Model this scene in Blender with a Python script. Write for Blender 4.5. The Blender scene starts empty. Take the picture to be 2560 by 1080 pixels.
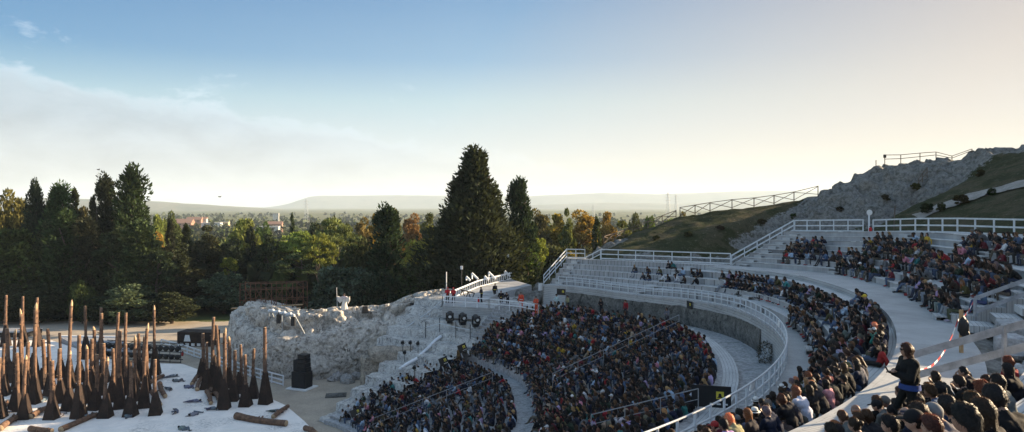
import bpy, bmesh, math, random
import numpy as np
from mathutils import Vector, Matrix, noise as mnoise
R_ = math.radians
random.seed(7); RNG = np.random.default_rng(11)
scene = bpy.context.scene
COL = scene.collection
F = 1700.0; HV = 515.0                     # focal length and eye level in pixels of a 2560 wide picture
CX, CY = -23.8, 51.6                       # middle of the orchestra; the eye is the origin
FLOOR = -19.7

def at(u, v, z):
    y = -z * F / (v - HV); return Vector(((u - 1280) / F * y, y, z))
def atY(u, v, y): return Vector(((u - 1280) / F * y, y, (HV - v) / F * y))
def pol(th, r, z=0.0):
    a = R_(th); return Vector((CX + r * math.cos(a), CY + r * math.sin(a), z))
def proj(p): return (1280 + F * p[0] / p[1], HV - F * p[2] / p[1])
def smooth(t): t = min(1, max(0, t)); return t * t * (3 - 2 * t)

# ------------------------------------------------------------------ mesh helpers
class MB:
    def __init__(s): s.v = []; s.f = []; s.m = []
    def add(s, vs, fs, m=0):
        b = len(s.v); s.v += [tuple(v) for v in vs]
        for f in fs: s.f.append(tuple(i + b for i in f)); s.m.append(m)
    def box(s, c, size, rz=0, m=0, taper=1.0):
        x, y, z = [k / 2 for k in size]; M = Matrix.Rotation(rz, 3, 'Z'); c = Vector(c)
        vs = [c + M @ Vector((sx * x * (taper if sz > 0 else 1), sy * y * (taper if sz > 0 else 1), sz * z)) for sz in (-1, 1) for sx, sy in ((-1, -1), (1, -1), (1, 1), (-1, 1))]
        s.add(vs, [(3, 2, 1, 0), (4, 5, 6, 7), (0, 1, 5, 4), (1, 2, 6, 5), (2, 3, 7, 6), (3, 0, 4, 7)], m)
    def bar(s, p, q, w, h, m=0):
        p = Vector(p); q = Vector(q); d = (q - p); d.normalize()
        side = d.cross(Vector((0, 0, 1)))
        if side.length < 1e-4: side = Vector((1, 0, 0))
        side.normalize(); up = side.cross(d); up.normalize()
        vs = [a + side * (sx * w / 2) + up * (sy * h / 2) for a in (p, q) for sx, sy in ((-1, -1), (1, -1), (1, 1), (-1, 1))]
        s.add(vs, [(0, 1, 2, 3), (7, 6, 5, 4), (4, 5, 1, 0), (5, 6, 2, 1), (6, 7, 3, 2), (7, 4, 0, 3)], m)
    def tube(s, pts, r, n=6, m=0, cap=True):
        pts = [Vector(p) for p in pts]; rs = r if hasattr(r, '__len__') else [r] * len(pts)
        rings = []; prev = None
        for i, p in enumerate(pts):
            d = pts[min(i + 1, len(pts) - 1)] - pts[max(i - 1, 0)]; d.normalize()
            if prev is None:
                prev = d.orthogonal()
            a = prev - d * prev.dot(d)
            if a.length < 1e-5: a = d.orthogonal()
            a.normalize(); prev = a; b = d.cross(a)
            rings.append([p + (a * math.cos(2 * math.pi * k / n) + b * math.sin(2 * math.pi * k / n)) * rs[i] for k in range(n)])
        vs = [v for r_ in rings for v in r_]; fs = []
        for i in range(len(pts) - 1):
            for k in range(n):
                fs.append((i * n + k, i * n + (k + 1) % n, (i + 1) * n + (k + 1) % n, (i + 1) * n + k))
        if cap:
            fs.append(tuple(range(n - 1, -1, -1))); fs.append(tuple((len(pts) - 1) * n + k for k in range(n)))
        s.add(vs, fs, m)
    def ball(s, c, rad, n=10, k=6, m=0, f=None):
        c = Vector(c); rx, ry, rz = rad if hasattr(rad, '__len__') else (rad,) * 3
        vs = []; fs = []
        for i in range(k + 1):
            t = math.pi * i / k
            for j in range(n):
                a = 2 * math.pi * j / n; d = Vector((math.sin(t) * math.cos(a), math.sin(t) * math.sin(a), math.cos(t)))
                q = f(d) if f else 1.0
                vs.append(c + Vector((d.x * rx, d.y * ry, d.z * rz)) * q)
        for i in range(k):
            for j in range(n):
                fs.append((i * n + j, (i + 1) * n + j, (i + 1) * n + (j + 1) % n, i * n + (j + 1) % n))
        s.add(vs, fs, m)
    def mesh(s, name, mats, smooth=False):
        me = bpy.data.meshes.new(name); me.from_pydata(s.v, [], s.f)
        for m in (mats if isinstance(mats, (list, tuple)) else [mats]): me.materials.append(m)
        me.polygons.foreach_set('material_index', s.m)
        if smooth: me.polygons.foreach_set('use_smooth', [True] * len(s.f))
        me.update(); return me
    def build(s, name, mats, parent=None, smooth=False, **kw):
        return link(name, s.mesh(name, mats, smooth), parent, **kw)

def link(name, me, parent=None, label=None, cat=None, group=None, kind=None):
    o = bpy.data.objects.new(name, me); COL.objects.link(o)
    if parent is not None: o.parent = parent
    tag(o, label, cat, group, kind); return o
def tag(o, label=None, cat=None, group=None, kind=None):
    if label: o['label'] = label
    if cat: o['category'] = cat
    if group: o['group'] = group
    if kind: o['kind'] = kind
    return o
def thing(name, label, cat, loc=(0, 0, 0), rz=0, group=None):
    o = bpy.data.objects.new(name, None); COL.objects.link(o); o.location = loc; o.rotation_euler = (0, 0, rz)
    return tag(o, label, cat, group)
def copy_tree(o, parent=None):
    c = o.copy(); COL.objects.link(c)
    if parent is not None: c.parent = parent
    for ch in list(o.children): copy_tree(ch, c)
    return c
def grid_mesh(name, P, mats, smooth=True, attr=None, closed=False):
    """P: array (n, m, 3) -> quad grid"""
    n, m, _ = P.shape
    idx = np.arange(n * m).reshape(n, m)
    a, b, c, d = idx[:-1, :-1], idx[1:, :-1], idx[1:, 1:], idx[:-1, 1:]
    fs = np.stack([a, b, c, d], -1).reshape(-1, 4); q = P.reshape(-1, 3); nz = np.cross(q[fs[:, 2]] - q[fs[:, 0]], q[fs[:, 3]] - q[fs[:, 1]])[:, 2].sum()
    if nz < 0: fs = fs[:, ::-1]
    return np_mesh(name, P.reshape(-1, 3), fs, mats, None, smooth, attr)
def np_mesh(name, V, Fq, mats, mi=None, smooth=False, attr=None):
    me = bpy.data.meshes.new(name); nv, nf = len(V), len(Fq); k = Fq.shape[1]
    me.vertices.add(nv); me.vertices.foreach_set('co', np.asarray(V, np.float32).ravel())
    me.loops.add(nf * k); me.loops.foreach_set('vertex_index', np.asarray(Fq, np.int32).ravel())
    me.polygons.add(nf); me.polygons.foreach_set('loop_start', np.arange(0, nf * k, k, dtype=np.int32))
    for m in (mats if isinstance(mats, (list, tuple)) else [mats]): me.materials.append(m)
    if mi is not None: me.polygons.foreach_set('material_index', np.asarray(mi, np.int32))
    me.polygons.foreach_set('use_smooth', np.full(nf, bool(smooth)))
    if attr is not None:
        for nm, (dom, val) in attr.items():
            val = np.asarray(val, np.float32)
            if val.ndim == 1:
                at_ = me.attributes.new(nm, 'FLOAT', dom); at_.data.foreach_set('value', val)
            else:
                at_ = me.attributes.new(nm, 'FLOAT_COLOR', dom); at_.data.foreach_set('color', val.ravel())
    me.update(calc_edges=True); me.validate(); return me
def fbm(p, oct=4, lac=2.0, H=1.0):
    return mnoise.fractal(Vector(p), H, lac, oct)

# ------------------------------------------------------------------ materials
class NT:
    def __init__(s, name):
        s.mat = bpy.data.materials.new(name); s.mat.use_nodes = True; s.t = s.mat.node_tree
        s.t.nodes.clear(); s.out = s.n('ShaderNodeOutputMaterial')
    def n(s, kind, **kw):
        nd = s.t.nodes.new(kind)
        for k, v in kw.items():
            if hasattr(nd, k) and k not in ('Scale',): setattr(nd, k, v)
        return nd
    def l(s, a, b): s.t.links.new(a, b)
    def math(s, op, a, b=None, clamp=False):
        m = s.n('ShaderNodeMath'); m.operation = op; m.use_clamp = clamp
        for i, x in enumerate((a, b)):
            if x is None: continue
            if isinstance(x, (int, float)): m.inputs[i].default_value = x
            else: s.l(x, m.inputs[i])
        return m.outputs[0]
    def mix(s, f, a, b, mode='MIX'):
        m = s.n('ShaderNodeMix'); m.data_type = 'RGBA'; m.blend_type = mode
        for i, x in ((0, f), (6, a), (7, b)):
            if isinstance(x, (int, float)): m.inputs[i].default_value = x
            elif isinstance(x, (tuple, list)): m.inputs[i].default_value = (*x[:3], 1)
            else: s.l(x, m.inputs[i])
        return m.outputs[2]
    def noise(s, scale, detail=4, rough=.55, vec=None, dist=0):
        nd = s.n('ShaderNodeTexNoise'); nd.inputs['Scale'].default_value = scale; nd.inputs['Detail'].default_value = detail
        nd.inputs['Roughness'].default_value = rough; nd.inputs['Distortion'].default_value = dist
        if vec is not None: s.l(vec, nd.inputs['Vector'])
        return nd.outputs['Fac']
    def ramp(s, f, stops):
        r = s.n('ShaderNodeValToRGB'); e = r.color_ramp.elements
        while len(e) < len(stops): e.new(.5)
        for i, (p, c) in enumerate(stops):
            e[i].position = p; e[i].color = (*c, 1) if hasattr(c, '__len__') else (c, c, c, 1)
        s.l(f, r.inputs[0]); return r.outputs[0]
    def pos(s): return s.n('ShaderNodeNewGeometry').outputs['Position']
    def obj(s): return s.n('ShaderNodeTexCoord').outputs['Object']
    def attr(s, name, kind='OBJECT'):
        a = s.n('ShaderNodeAttribute'); a.attribute_type = kind; a.attribute_name = name; return a
    def done(s, col, rough=.8, bump=None, bdist=.02, bstr=.6, spec=.3, metal=0, **kw):
        b = s.n('ShaderNodeBsdfPrincipled')
        for k, x in (('Base Color', col), ('Roughness', rough), ('Specular IOR Level', spec), ('Metallic', metal), *kw.items()):
            if isinstance(x, (int, float)): b.inputs[k].default_value = x
            elif isinstance(x, (tuple, list)): b.inputs[k].default_value = (*x[:3], 1)
            else: s.l(x, b.inputs[k])
        if bump is not None:
            bp = s.n('ShaderNodeBump'); bp.inputs['Distance'].default_value = bdist; bp.inputs['Strength'].default_value = bstr
            s.l(bump, bp.inputs['Height']); s.l(bp.outputs[0], b.inputs['Normal'])
        s.l(b.outputs[0], s.out.inputs[0]); s.b = b
        return s.mat

def plain(name, c, rough=.7, var=.25, scale=6, bump=0.0, spec=.3, metal=0, detail=4):
    t = NT(name); f = t.noise(scale, detail, .6, t.obj())
    k = t.ramp(f, [(.3, 1 - var), (.7, 1 + var * .4)])
    col = t.mix(1.0, c, k, 'MULTIPLY')
    return t.done(col, rough, f if bump else None, bump or .01, .7, spec, metal)
def two(name, c1, c2, scale=3, rough=.85, bump=.03, lo=.4, hi=.6, detail=6, coord='pos', fine=None):
    t = NT(name); v = t.pos() if coord == 'pos' else t.obj()
    f = t.noise(scale, detail, .6, v); g = t.noise(scale * 7, 3, .6, v)
    col = t.mix(t.ramp(f, [(lo, 0.), (hi, 1.)]), c1, c2)
    col = t.mix(1.0, col, t.ramp(g, [(.3, .72), (.7, 1.1)]), 'MULTIPLY')
    h = t.math('ADD', f, t.math('MULTIPLY', g, .4))
    return t.done(col, rough, h, bump, .8, .2)
def wood_paint(name, c, mode='arc', pw=.14):
    """weathered painted boards; lines run round the seats (arc) or across the walkway (radial)"""
    t = NT(name); p = t.pos(); sx = t.n('ShaderNodeSeparateXYZ'); t.l(p, sx.inputs[0])
    x = t.math('SUBTRACT', sx.outputs[0], CX); y = t.math('SUBTRACT', sx.outputs[1], CY)
    rad = t.math('SQRT', t.math('ADD', t.math('MULTIPLY', x, x), t.math('MULTIPLY', y, y)))
    ang = t.math('MULTIPLY', t.math('ARCTAN2', y, x), 45.0)
    a, b = (rad, ang) if mode == 'arc' else (ang, rad)
    if mode == 'vert': a, b = sx.outputs[2], ang
    q = t.math('DIVIDE', a, pw); fr = t.math('FRACT', q); fl = t.math('FLOOR', q)
    line = t.math('LESS_THAN', t.math('ABSOLUTE', t.math('SUBTRACT', fr, .5)), .44)
    cut = t.math('FLOOR', t.math('DIVIDE', t.math('ADD', b, t.math('MULTIPLY', fl, 1.37)), 3.1))
    wn = t.n('ShaderNodeTexWhiteNoise'); wn.noise_dimensions = '2D'
    cb = t.n('ShaderNodeCombineXYZ'); t.l(fl, cb.inputs[0]); t.l(cut, cb.inputs[1]); t.l(cb.outputs[0], wn.inputs['Vector'])
    cb2 = t.n('ShaderNodeCombineXYZ'); t.l(t.math('MULTIPLY', a, 14.), cb2.inputs[0]); t.l(b, cb2.inputs[1])
    g = t.noise(1.6, 5, .65, cb2.outputs[0]); big = t.noise(.5, 4, .6, p)
    k = t.math('MULTIPLY', t.ramp(g, [(.3, .72), (.75, 1.08)]), t.math('ADD', .9, t.math('MULTIPLY', wn.outputs['Value'], .05)))
    k = t.math('MULTIPLY', k, t.ramp(big, [(.3, .8), (.65, 1.05)]))
    k = t.math('MULTIPLY', k, t.math('ADD', .45, t.math('MULTIPLY', line, .55)))
    cc = t.n('ShaderNodeCombineColor'); [t.l(k, cc.inputs[i]) for i in range(3)]
    return t.done(t.mix(1.0, c, cc.outputs[0], 'MULTIPLY'), .72, t.math('ADD', line, g), .006, .6, .25)
def stone(name, c1, c2, dark, scale=1.2, bump=.12, pits=True):
    t = NT(name); p = t.pos()
    f = t.noise(scale, 8, .62, p); g = t.noise(scale * 5, 5, .6, p); w = t.noise(scale * .35, 4, .6, p)
    col = t.mix(t.ramp(f, [(.35, 0.), (.65, 1.)]), c1, c2)
    vo = t.n('ShaderNodeTexVoronoi'); vo.inputs['Scale'].default_value = scale * 3.2; vo.inputs['Randomness'].default_value = 1
    dv = t.n('ShaderNodeVectorMath'); dv.operation = 'ADD'; t.l(p, dv.inputs[0])
    nz = t.n('ShaderNodeTexNoise'); nz.inputs['Scale'].default_value = scale * 1.3; t.l(p, nz.inputs['Vector'])
    t.l(nz.outputs['Color'], dv.inputs[1]); t.l(dv.outputs[0], vo.inputs['Vector'])
    pit = t.math('MULTIPLY', t.ramp(vo.outputs['Distance'], [(.14, 1.), (.32, 0.)]), t.ramp(w, [(.40, 0.), (.56, 1.)]))
    stain = t.math('MULTIPLY', t.ramp(t.noise(scale * .8, 6, .7, p, 1.5), [(.50, 0.), (.64, 1.)]), .75)
    col = t.mix(stain, col, dark)
    if pits: col = t.mix(t.math('MULTIPLY', pit, .8), col, (dark[0] * .35, dark[1] * .35, dark[2] * .35))
    col = t.mix(1.0, col, t.ramp(g, [(.28, .55), (.68, 1.15)]), 'MULTIPLY')
    h = t.math('SUBTRACT', t.math('ADD', f, t.math('MULTIPLY', g, .45)), t.math('MULTIPLY', pit, .5))
    return t.done(col, .92, h, bump, .9, .1)
def leafmat(name):
    t = NT(name); tint = t.attr('tint').outputs['Color']; geo = t.n('ShaderNodeNewGeometry')
    k = t.ramp(geo.outputs['Random Per Island'], [(0., .45), (.5, .95), (1., 1.5)])
    big = t.ramp(t.noise(.45, 3, .6, t.obj()), [(.3, .6), (.7, 1.35)])
    col = t.mix(1.0, t.mix(1.0, tint, k, 'MULTIPLY'), big, 'MULTIPLY')
    d = t.n('ShaderNodeBsdfDiffuse'); tr = t.n('ShaderNodeBsdfTranslucent'); mx = t.n('ShaderNodeMixShader'); mx.inputs[0].default_value = .22
    t.l(col, d.inputs[0]); t.l(t.mix(1.0, col, (1.15, 1.05, .5), 'MULTIPLY'), tr.inputs[0]); t.l(d.outputs[0], mx.inputs[1]); t.l(tr.outputs[0], mx.inputs[2])
    t.l(mx.outputs[0], t.out.inputs[0]); return t.mat
def objcol(name, prop, rough=.8, scale=9, var=.35, spec=.2, sheen=0.0, bump=.01):
    t = NT(name); c = t.attr(prop).outputs['Color']; f = t.noise(scale, 4, .6, t.obj())
    col = t.mix(1.0, c, t.ramp(f, [(.3, 1 - var), (.7, 1 + var * .5)]), 'MULTIPLY')
    return t.done(col, rough, f, bump, .6, spec, 0, **({'Sheen Weight': sheen} if sheen else {}))

def hairmat():
    t = NT('hair_strands'); c = t.attr('hair').outputs['Color']; f = t.noise(45, 4, .6, t.obj())
    col = t.mix(1.0, c, t.ramp(f, [(.3, .45), (.7, 1.5)]), 'MULTIPLY'); t.done(col, .5, f, .02, .7, .3)
    tr = t.n('ShaderNodeBsdfTranslucent'); t.l(t.mix(1.0, col, (3.6, 2.3, 1.4), 'MULTIPLY'), tr.inputs[0]); mx = t.n('ShaderNodeMixShader'); mx.inputs[0].default_value = .3
    t.l(t.b.outputs[0], mx.inputs[1]); t.l(tr.outputs[0], mx.inputs[2]); t.l(mx.outputs[0], t.out.inputs[0]); return t.mat
GREY = (.56, .57, .57)
M = dict(
    seat=wood_paint('painted_seat_boards', GREY, 'arc', .19), riser=wood_paint('darkened_riser_boards', (.42, .425, .43), 'arc', .19), deck=wood_paint('painted_walkway_boards', (.47, .48, .48), 'radial', .15),  # risers darker than the seats, gap shadow put into their colour
    panel=wood_paint('painted_wall_boards', (.46, .47, .47), 'vert', .2),
    rail=plain('pale_painted_timber', (.56, .585, .6), .6, .22, 3), oldrail=plain('grey_painted_timber', (.30, .31, .33), .65, .35, 4),
    thin=plain('galvanised_tube', (.5, .53, .55), .45, .15, 3, metal=0, spec=.5), whiter=plain('white_painted_timber', (.68, .70, .72), .6, .12, 3),
    stone=stone('pale_limestone', (.60, .56, .495), (.42, .39, .35), (.12, .112, .10), .9, .16),
    step=stone('worn_limestone_steps', (.57, .55, .51), (.41, .40, .375), (.145, .145, .14), 1.3, .08),
    smoothstone=stone('smooth_limestone_steps', (.42, .42, .42), (.34, .345, .35), (.22, .22, .22), 1.0, .02, False),
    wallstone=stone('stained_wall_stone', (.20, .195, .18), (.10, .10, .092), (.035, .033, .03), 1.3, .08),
    pink=stone('pinkish_plaster_wall', (.47, .43, .42), (.40, .375, .37), (.28, .26, .25), .8, .02, False),
    brownstone=stone('brown_weathered_stone', (.42, .37, .30), (.27, .24, .20), (.10, .085, .07), 1.2, .12),
    hill=None, black=plain('black_paint', (.012, .013, .015), .5, .3, 5), dark=plain('dark_metal', (.03, .032, .035), .45, .3, 5, metal=.3),
    rust=two('rusty_sheet_steel', (.022, .015, .013), (.042, .026, .020), 1.5, .75, .004, coord='obj'),
    bark=two('log_bark', (.21, .125, .082), (.075, .048, .036), 2.4, .9, .03, .35, .65, coord='obj'), cutwood=two('cut_log_end', (.50, .36, .22), (.40, .28, .17), 4, .8, .004, coord='obj'),
    greybark=two('grey_tree_bark', (.13, .10, .08), (.07, .055, .045), 2, .95, .03, coord='obj'),
    oldrust=two('old_rusty_pipe', (.16, .075, .045), (.09, .045, .03), 2, .8, .004, coord='obj'), oldwood=two('weathered_fence_wood', (.17, .13, .10), (.10, .08, .065), 3, .85, .01),
    plank=plain('bare_timber', (.42, .27, .14), .7, .3, 5), yellow=plain('yellow_sign_paint', (.62, .52, .06), .5, .1, 5), offwhite=plain('off_white_paint', (.7, .7, .68), .6, .1, 5),
    red=plain('red_plastic', (.5, .02, .025), .5, .2, 5), leaf=leafmat('foliage'),
    skin=objcol('skin', 'skin', .55, 12, .12, .35), top=objcol('clothing_top', 'top', .85, 7, .35, .15, 0, .02), bottom=objcol('clothing_trousers', 'bottom', .85, 7, .3, .15, 0, .02),
    shoe=objcol('shoe_leather', 'shoe', .6, 9, .2), hair=hairmat(), eye=plain('dark_eye', (.03, .022, .018), .3, .1, 5),
    hat=objcol('hat_cloth', 'hat', .8, 10, .2), glass=plain('dark_lens', (.01, .01, .012), .15, .1, 5, spec=.6),
    rubble=stone('rubble_stone', (.43, .42, .40), (.30, .29, .275), (.12, .115, .105), 1.5, .06),
)
# ------------------------------------------------------------------ the plan of the theatre
def drop(th): return .7 * smooth((th + 2) / 27)
WT = ([-180, -10, 0, 7.6, 14.9, 19, 27, 35, 40, 50, 80], [41.4, 41.4, 41.2, 40.8, 40.4, 39.4, 38.0, 37.2, 36.2, 35.5, 35.5])
def Wr(th): return float(np.interp(th, *WT))
def Br(th): return 25.6 + .9 * smooth((th - 5) / 20)
def Cr(th): return Wr(th) - 2.5
FT = ([18, 21, 27, 36, 42], [49.2, 49.0, 45.5, 41.2, 40.2])          # back of the left-hand wooden block
def Fr(th): return float(np.interp(th, *FT))
ZA, ZB, ZC, ZD = -19.3, -15.2, -9.95, -10.25
def lerp(a, b, t): return a + (b - a) * t

class Row:
    """one seat row: ring radii and heights as functions of the angle"""
    def __init__(s, r0, r1, z0, z1, th0, th1, sec, k):
        s.r0, s.r1, s.z0, s.z1, s.th0, s.th1, s.sec, s.k = r0, r1, z0, z1, th0, th1, sec, k
def row_mesh(name, row, mat, step=2.0, nose=.05, below=.25, rough=0.0):
    n = max(2, int(abs(row.th1 - row.th0) / step) + 1); ths = np.linspace(row.th0, row.th1, n)
    mb = MB(); prof = []
    for th in ths:
        a, b, za, zb = row.r0(th), row.r1(th), row.z0(th), row.z1(th)
        prof.append([pol(th, a, za - below), pol(th, a, zb - .05), pol(th, a - nose, zb - .05), pol(th, a - nose, zb), pol(th, b, zb), pol(th, b, za - below)])
    vs = [p for q in prof for p in q]; fs = []; m = 6
    for i in range(n - 1):
        for j in range(5): fs.append((i * m + j, i * m + j + 1, (i + 1) * m + j + 1, (i + 1) * m + j))
    fs.append(tuple(range(m))); fs.append(tuple((n - 1) * m + j for j in range(m - 1, -1, -1)))
    mb.add(vs, fs)
    if mat is M['seat']:
        for i in range(n - 1): mb.m[i * 5] = 1
        return mb.mesh(name, [mat, M['riser']])
    return mb.mesh(name, mat)
def strip(name, ths, prof, mat, parent=None, smooth=False, **kw):
    P = np.array([[tuple(pol(th, r, z)) for r, z in prof(th)] for th in ths])
    return link(name, grid_mesh(name, P, mat, smooth), parent, **kw)

ROWS = []
def rows_between(sec, n, r0, r1, z0, z1, th0, th1):
    out = []
    for k in range(n):
        t0, t1 = k / n, (k + 1) / n
        out.append(Row(lambda th, t=t0: lerp(r0(th), r1(th), t), lambda th, t=t1: lerp(r0(th), r1(th), t),
                       lambda th, t=t0: lerp(z0(th), z1(th), t), lambda th, t=t1: lerp(z0(th), z1(th), t), th0, th1, sec, k))
    ROWS.extend(out); return out
c = lambda x: (lambda th: x)
TH0 = -100
# lower stone cavea
low = thing('stone_seating', 'curved stone seating of the lower theatre packed with the seated crowd', 'seating', tuple(pol(-20, 26, -19.7)))
def child(o, par):
    o.parent = par; o.matrix_parent_inverse = Matrix.Translation(-Vector(par.location)) if par.rotation_euler.z == 0 else par.matrix_basis.inverted(); return o
L1 = rows_between('lower', 14, c(12.7), lambda th: Br(th) - 1.1, c(ZA - .05), c(-16.0), TH0, 55.5)
L2 = rows_between('mid', 15, Br, lambda th: Cr(th) - .9, c(ZB), lambda th: ZC - drop(th), TH0, 46)
for r in L1: child(link('seat_row', row_mesh('seat_row', r, M['smoothstone'])), low)
for r in L2[1:]: child(link('seat_row', row_mesh('seat_row', r, M['smoothstone'])), low)
ths = np.linspace(TH0, 46, 75)
child(strip('aisle', ths, lambda th: [(Br(th) - 1.1, -16.25), (Br(th) - 1.1, -15.98), (Br(th), -15.98)], M['smoothstone']), low)
child(strip('aisle_wall', ths, lambda th: [(Br(th), -16.0), (Br(th), ZB), (Br(th) + .35, ZB + .004), (lerp(Br(th), Cr(th) - .9, 1 / 15), ZB + .004)], M['pink']), low)
child(strip('rim', ths, lambda th: [(Cr(th) - .9, ZC - drop(th) + .004), (Cr(th), ZC - drop(th) + .004), (Cr(th), ZD - drop(th) - .1)], M['seat']), low)
front = strip('front_kerb', np.linspace(TH0, 55.5, 75), lambda th: [(12.0, FLOOR - .1), (12.0, ZA - .06), (12.7, ZA - .06)], M['smoothstone']); child(front, low)
# the diazoma walk and its stained wall
dz = strip('walkway', np.linspace(TH0, 42, 75), lambda th: [(Cr(th), ZD - drop(th)), (Wr(th), ZD - drop(th))], M['smoothstone'])
tag(dz, kind='structure')
TW = -6.0                                                    # right end of the bare stone
wall = thing('stone_wall', 'low stained rock wall curving behind the packed lower crowd', 'wall', tuple(pol(15, 41.3, ZD)))
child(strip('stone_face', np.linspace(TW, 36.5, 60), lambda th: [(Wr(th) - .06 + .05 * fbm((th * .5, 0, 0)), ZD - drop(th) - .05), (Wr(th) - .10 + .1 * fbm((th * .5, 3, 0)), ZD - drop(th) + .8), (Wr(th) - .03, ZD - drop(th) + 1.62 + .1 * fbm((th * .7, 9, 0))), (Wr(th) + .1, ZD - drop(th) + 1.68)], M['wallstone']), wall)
# wooden blocks above
def zW(th): return -8.0 - drop(th)
bl = thing('wooden_bleacher', 'grey painted wooden bleacher standing on the curved stained wall', 'bleacher', tuple(pol(0, 43, -10.2)))
SPL = 20.5
PF = lambda th: Wr(th) + 1.35
thl = np.linspace(-66, 41, 90)
child(strip('front_board', np.linspace(-66, 41, 90), lambda th: [(Wr(th) + .03, ZD - drop(th) - .1), (Wr(th) + .03, zW(th))], M['panel']), bl)
child(strip('platform', thl, lambda th: [(Wr(th) + .02, zW(th) - .12), (Wr(th) - .03, zW(th) - .12), (Wr(th) - .03, zW(th)), (PF(th), zW(th))], M['deck']), bl)
DZ = -5.38
RD = lambda th: 46.2 + .6 * smooth((-25 - th) / 25)
M1 = rows_between('bleacher', 4, PF, lambda th: RD(th) - .15, zW, lambda th: DZ - .35 - drop(th), -66, SPL)
for r in M1: child(link('seat_row', row_mesh('seat_row', r, M['seat'])), bl)
M2 = rows_between('bleacher', 5, PF, Fr, zW, c(-5.95), SPL, 41)
for r in M2: child(link('seat_row', row_mesh('seat_row', r, M['seat'])), bl)
child(strip('back_board', np.linspace(-66, SPL, 60), lambda th: [(RD(th) - .15, DZ - .36 - drop(th)), (RD(th) - .15, DZ - drop(th)), (RD(th), DZ - drop(th) + .002)], M['panel']), bl)
# left end board with the two posters: the flat end of the block
endb = MB(); pts = []
for r in np.linspace(Wr(41) - .02, Fr(41), 12):
    t = (r - PF(41)) / (Fr(41) - PF(41)); zt = zW(41) if t < 0 else lerp(zW(41), -5.95, (int(t * 5) + 1) / 5 if t < 1 else 1)
    pts.append((r, zt))
vs = [pol(41.15, r, -11.6) for r, z in pts] + [pol(41.15, r, z) for r, z in pts]
endb.add(vs, [(i, i + 1, i + 13, i + 12) for i in range(11)]); child(endb.build('end_board', M['panel']), bl)
# the broad upper walkway
OW = lambda th: float(np.interp(th, [-75, -43, -21, -8, 2, 21], [49.4, 49.4, 48.3, 49.2, 49.8, 49.6]))
uw = strip('walkway', np.linspace(-75, SPL, 80), lambda th: [(RD(th), DZ - drop(th) - .14), (RD(th), DZ - drop(th)), (OW(th), DZ - drop(th))], M['deck']); tag(uw, kind='structure')
up = thing('upper_bleacher', 'upper grey wooden bleacher between the broad walkway and the top fence', 'bleacher', tuple(pol(0, 50, -5.4)))
GR = lambda th: 57.2 + .25 * max(0, -th) * (th > -25)
U1 = rows_between('upper', 8, OW, c(56.6), lambda th: DZ - drop(th), lambda th: -2.0 - drop(th), -25.0, SPL)
for r in U1: child(link('seat_row', row_mesh('seat_row', r, M['seat'])), up)
child(strip('top_platform', np.linspace(-25, SPL, 40), lambda th: [(56.6, -2.0 - drop(th) + .003), (GR(th) + .6, -2.0 - drop(th) + .003), (GR(th) + .6, -3)], M['deck']), up)
for th, nm in ((SPL + .05, 'side_board'), (-25.05, 'side_board')):
    mb = MB(); vs = []
    for k in range(9):
        r = lerp(49.4, 56.6, k / 8); z = lerp(DZ - drop(th), -2 - drop(th), min(1, (k + .5) / 8))
        vs.append((r, z))
    mb.add([pol(th, r, -8) for r, z in vs] + [pol(th, r, z - .2) for r, z in vs], [(i, i + 1, i + 10, i + 9) for i in range(8)]); child(mb.build(nm, M['panel']), up)
# near block under the eye
nb = thing('near_bleacher', 'wooden seat rows below the viewer beside the sloping handrail', 'bleacher', tuple(pol(-60, 51, -6)))
N1 = []
for k in range(11):
    r0 = 48.9 + .8 * k; z1 = -4.93 + .45 * k
    rw = Row(c(r0), c(r0 + .8), c(z1 - .45), c(z1), -100, -43.2, 'near', k); N1.append(rw); ROWS.append(rw)
    child(link('seat_row', row_mesh('seat_row', rw, M['seat'], below=.6)), nb)
nw = strip('walkway', np.linspace(-100, -75, 14), lambda th: [(RD(th), DZ - .14), (RD(th), DZ), (49.4, DZ)], M['deck']); tag(nw, kind='structure')
# small wooden steps laid on the seat rows (gangways)
gang = []
def gangway(rows, th, lab):
    g = thing('wooden_steps', lab, 'steps', tuple(pol(th, rows[0].r0(th), rows[0].z0(th))), R_(th), 'wooden gangway steps on the bleachers')
    for r in rows:
        a, b, za, zb = r.r0(th), r.r1(th), r.z0(th), r.z1(th); d = (b - a) * .5
        mb = MB(); mb.box((a - d / 2 - g_r(rows, th), 0, za + (zb - za) * .5 - rows[0].z0(th) - .03), (d, 1.1, .06)); mb.box((a - d + .03 - g_r(rows, th), 0, za + (zb - za) * .25 - rows[0].z0(th) - .03), (.04, 1.06, (zb - za) * .5))
        mb.build('step', M['seat'], g)
def g_r(rows, th): return rows[0].r0(th)
gangway(M2, 39.3, 'wooden gangway steps at the far left end of the bleacher'); gangway(M2, 23.3, 'wooden gangway steps right of the seated group below the long straight fence')
gangway(M1, 4.5, 'wooden gangway steps between two seated groups on the lower bleacher'); gangway(M1, -20, 'wooden gangway steps hidden among the people beside the broad walkway')
gangway(M1, -33, 'small wooden gangway steps near the broad walkway corner'); gangway(U1, 18.6, 'long wooden gangway steps beside the sloping white handrail')
gangway(U1, 3.2, 'wooden gangway steps left of the big upper crowd'); gangway(U1, -10.5, 'wooden gangway steps behind the upper crowd under the top fence')
gangway(U1, -23.5, 'wooden gangway steps at the right end of the upper bleacher')

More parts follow.
